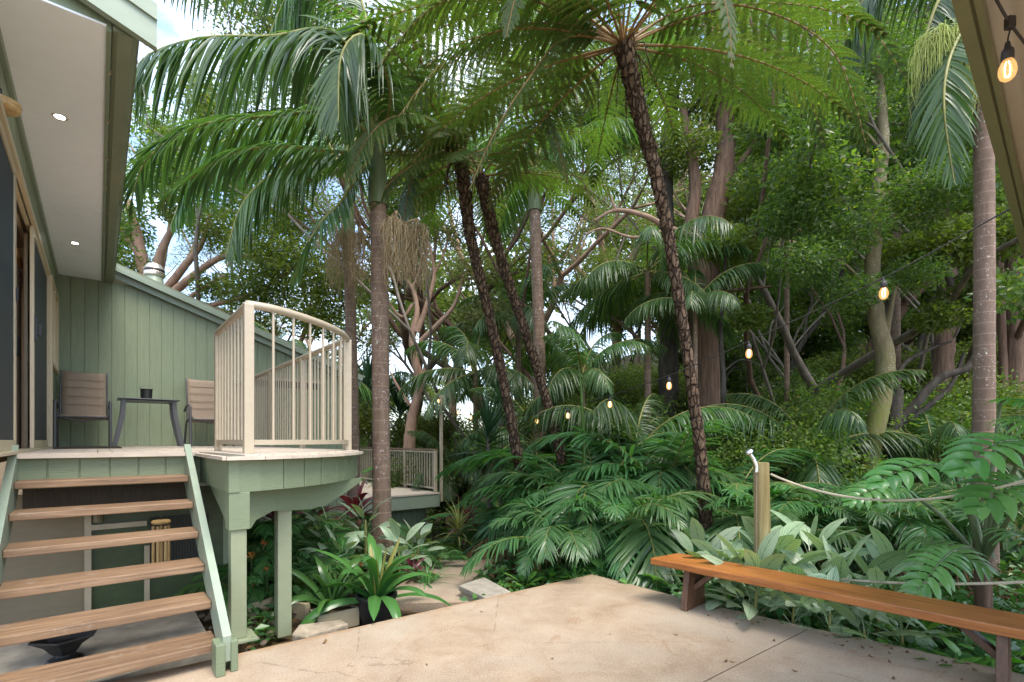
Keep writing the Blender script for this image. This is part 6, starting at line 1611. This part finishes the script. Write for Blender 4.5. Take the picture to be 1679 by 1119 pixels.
# fallen leaves and twigs on the patio
for i, (px, py, s_) in enumerate([(int(a_), int(986 + (a_ - 1140) * .222 + b_), c_) for a_, b_, c_ in zip(g.uniform(1150, 1600, 34), g.exponential(9, 34) + 2, g.uniform(.015, .035, 34))] + [(533, 1052, .06), (1109, 1041, .03), (1190, 1084, .035), (1200, 1085, .03), (1303, 1100, .03), (1428, 1076, .035), (790, 1003, .03), (905, 1080, .02), (1000, 1040, .015), (700, 1090, .02), (1465, 1112, .03)]):
    p = G(px, py, .004); a_ = g.random() * 6.28; d_ = np.array([math.cos(a_), math.sin(a_), 0]); sd = np.array([-d_[1], d_[0], 0])
    m = M().blades(np.array([[p - d_ * s_ / 2 + Z3 * .004, p, p + d_ * s_ / 2 + Z3 * .006]]), sd, np.array([[.1, .3, .03]]) * s_, .5)
    single('fallen_leaf', m, lm_litter, 'small dry brown leaf lying on the bare concrete patio', 'leaf', p, group='dry leaves on the patio')
# ================================================================= light, sky, camera
w = bpy.data.worlds.new('World'); SC.world = w; w.use_nodes = True
t = w.node_tree; t.nodes.clear()
out = t.nodes.new('ShaderNodeOutputWorld'); bg = t.nodes.new('ShaderNodeBackground'); sky = t.nodes.new('ShaderNodeTexSky')
SUN_EL, SUN_AZ = R(64), R(140)      # azimuth measured clockwise from +Y
sky.sky_type = 'NISHITA'; sky.sun_disc = False; sky.sun_elevation = SUN_EL; sky.sun_rotation = SUN_AZ; sky.dust_density = 2.0; sky.air_density = 1.0
tc = t.nodes.new('ShaderNodeTexCoord'); mp = t.nodes.new('ShaderNodeMapping'); mp.inputs['Scale'].default_value = (1, 1, 2.2)
t.links.new(tc.outputs['Generated'], mp.inputs[0])
nz = t.nodes.new('ShaderNodeTexNoise'); nz.inputs['Scale'].default_value = 2.2; nz.inputs['Detail'].default_value = 8; nz.inputs['Roughness'].default_value = .6
t.links.new(mp.outputs[0], nz.inputs['Vector'])
rp_ = t.nodes.new('ShaderNodeValToRGB'); rp_.color_ramp.elements[0].position = .44; rp_.color_ramp.elements[1].position = .7
t.links.new(nz.outputs['Fac'], rp_.inputs[0])
mx = t.nodes.new('ShaderNodeMix'); mx.data_type = 'RGBA'
t.links.new(rp_.outputs[0], mx.inputs[0]); t.links.new(sky.outputs[0], mx.inputs[6]); mx.inputs[7].default_value = (5.2, 5.7, 6.4, 1)
t.links.new(mx.outputs[2], bg.inputs[0]); bg.inputs[1].default_value = .15
t.links.new(bg.outputs[0], out.inputs[0])
sl = bpy.data.lights.new('sun', 'SUN'); sl.energy = 1.25; sl.angle = R(26); sl.color = (1, .95, .86)
so = bpy.data.objects.new('sun', sl); COL.objects.link(so)
dv = Vector((math.sin(SUN_AZ) * math.cos(SUN_EL), math.cos(SUN_AZ) * math.cos(SUN_EL), math.sin(SUN_EL)))
so.rotation_euler = dv.to_track_quat('Z', 'Y').to_euler()
cam = bpy.data.cameras.new('camera'); co = bpy.data.objects.new('camera', cam); COL.objects.link(co); SC.camera = co
cam.sensor_width = 36; cam.lens = 36 * F / 1679; cam.shift_y = (HY - 559.5) / 1679; cam.clip_end = 500; cam.clip_start = .05
co.location = (0, 0, EYE); co.rotation_euler = (R(90), 0, 0)
SC.view_settings.view_transform = 'Standard'; SC.view_settings.look = 'None'; SC.view_settings.exposure = 1.9; SC.view_settings.gamma = 1
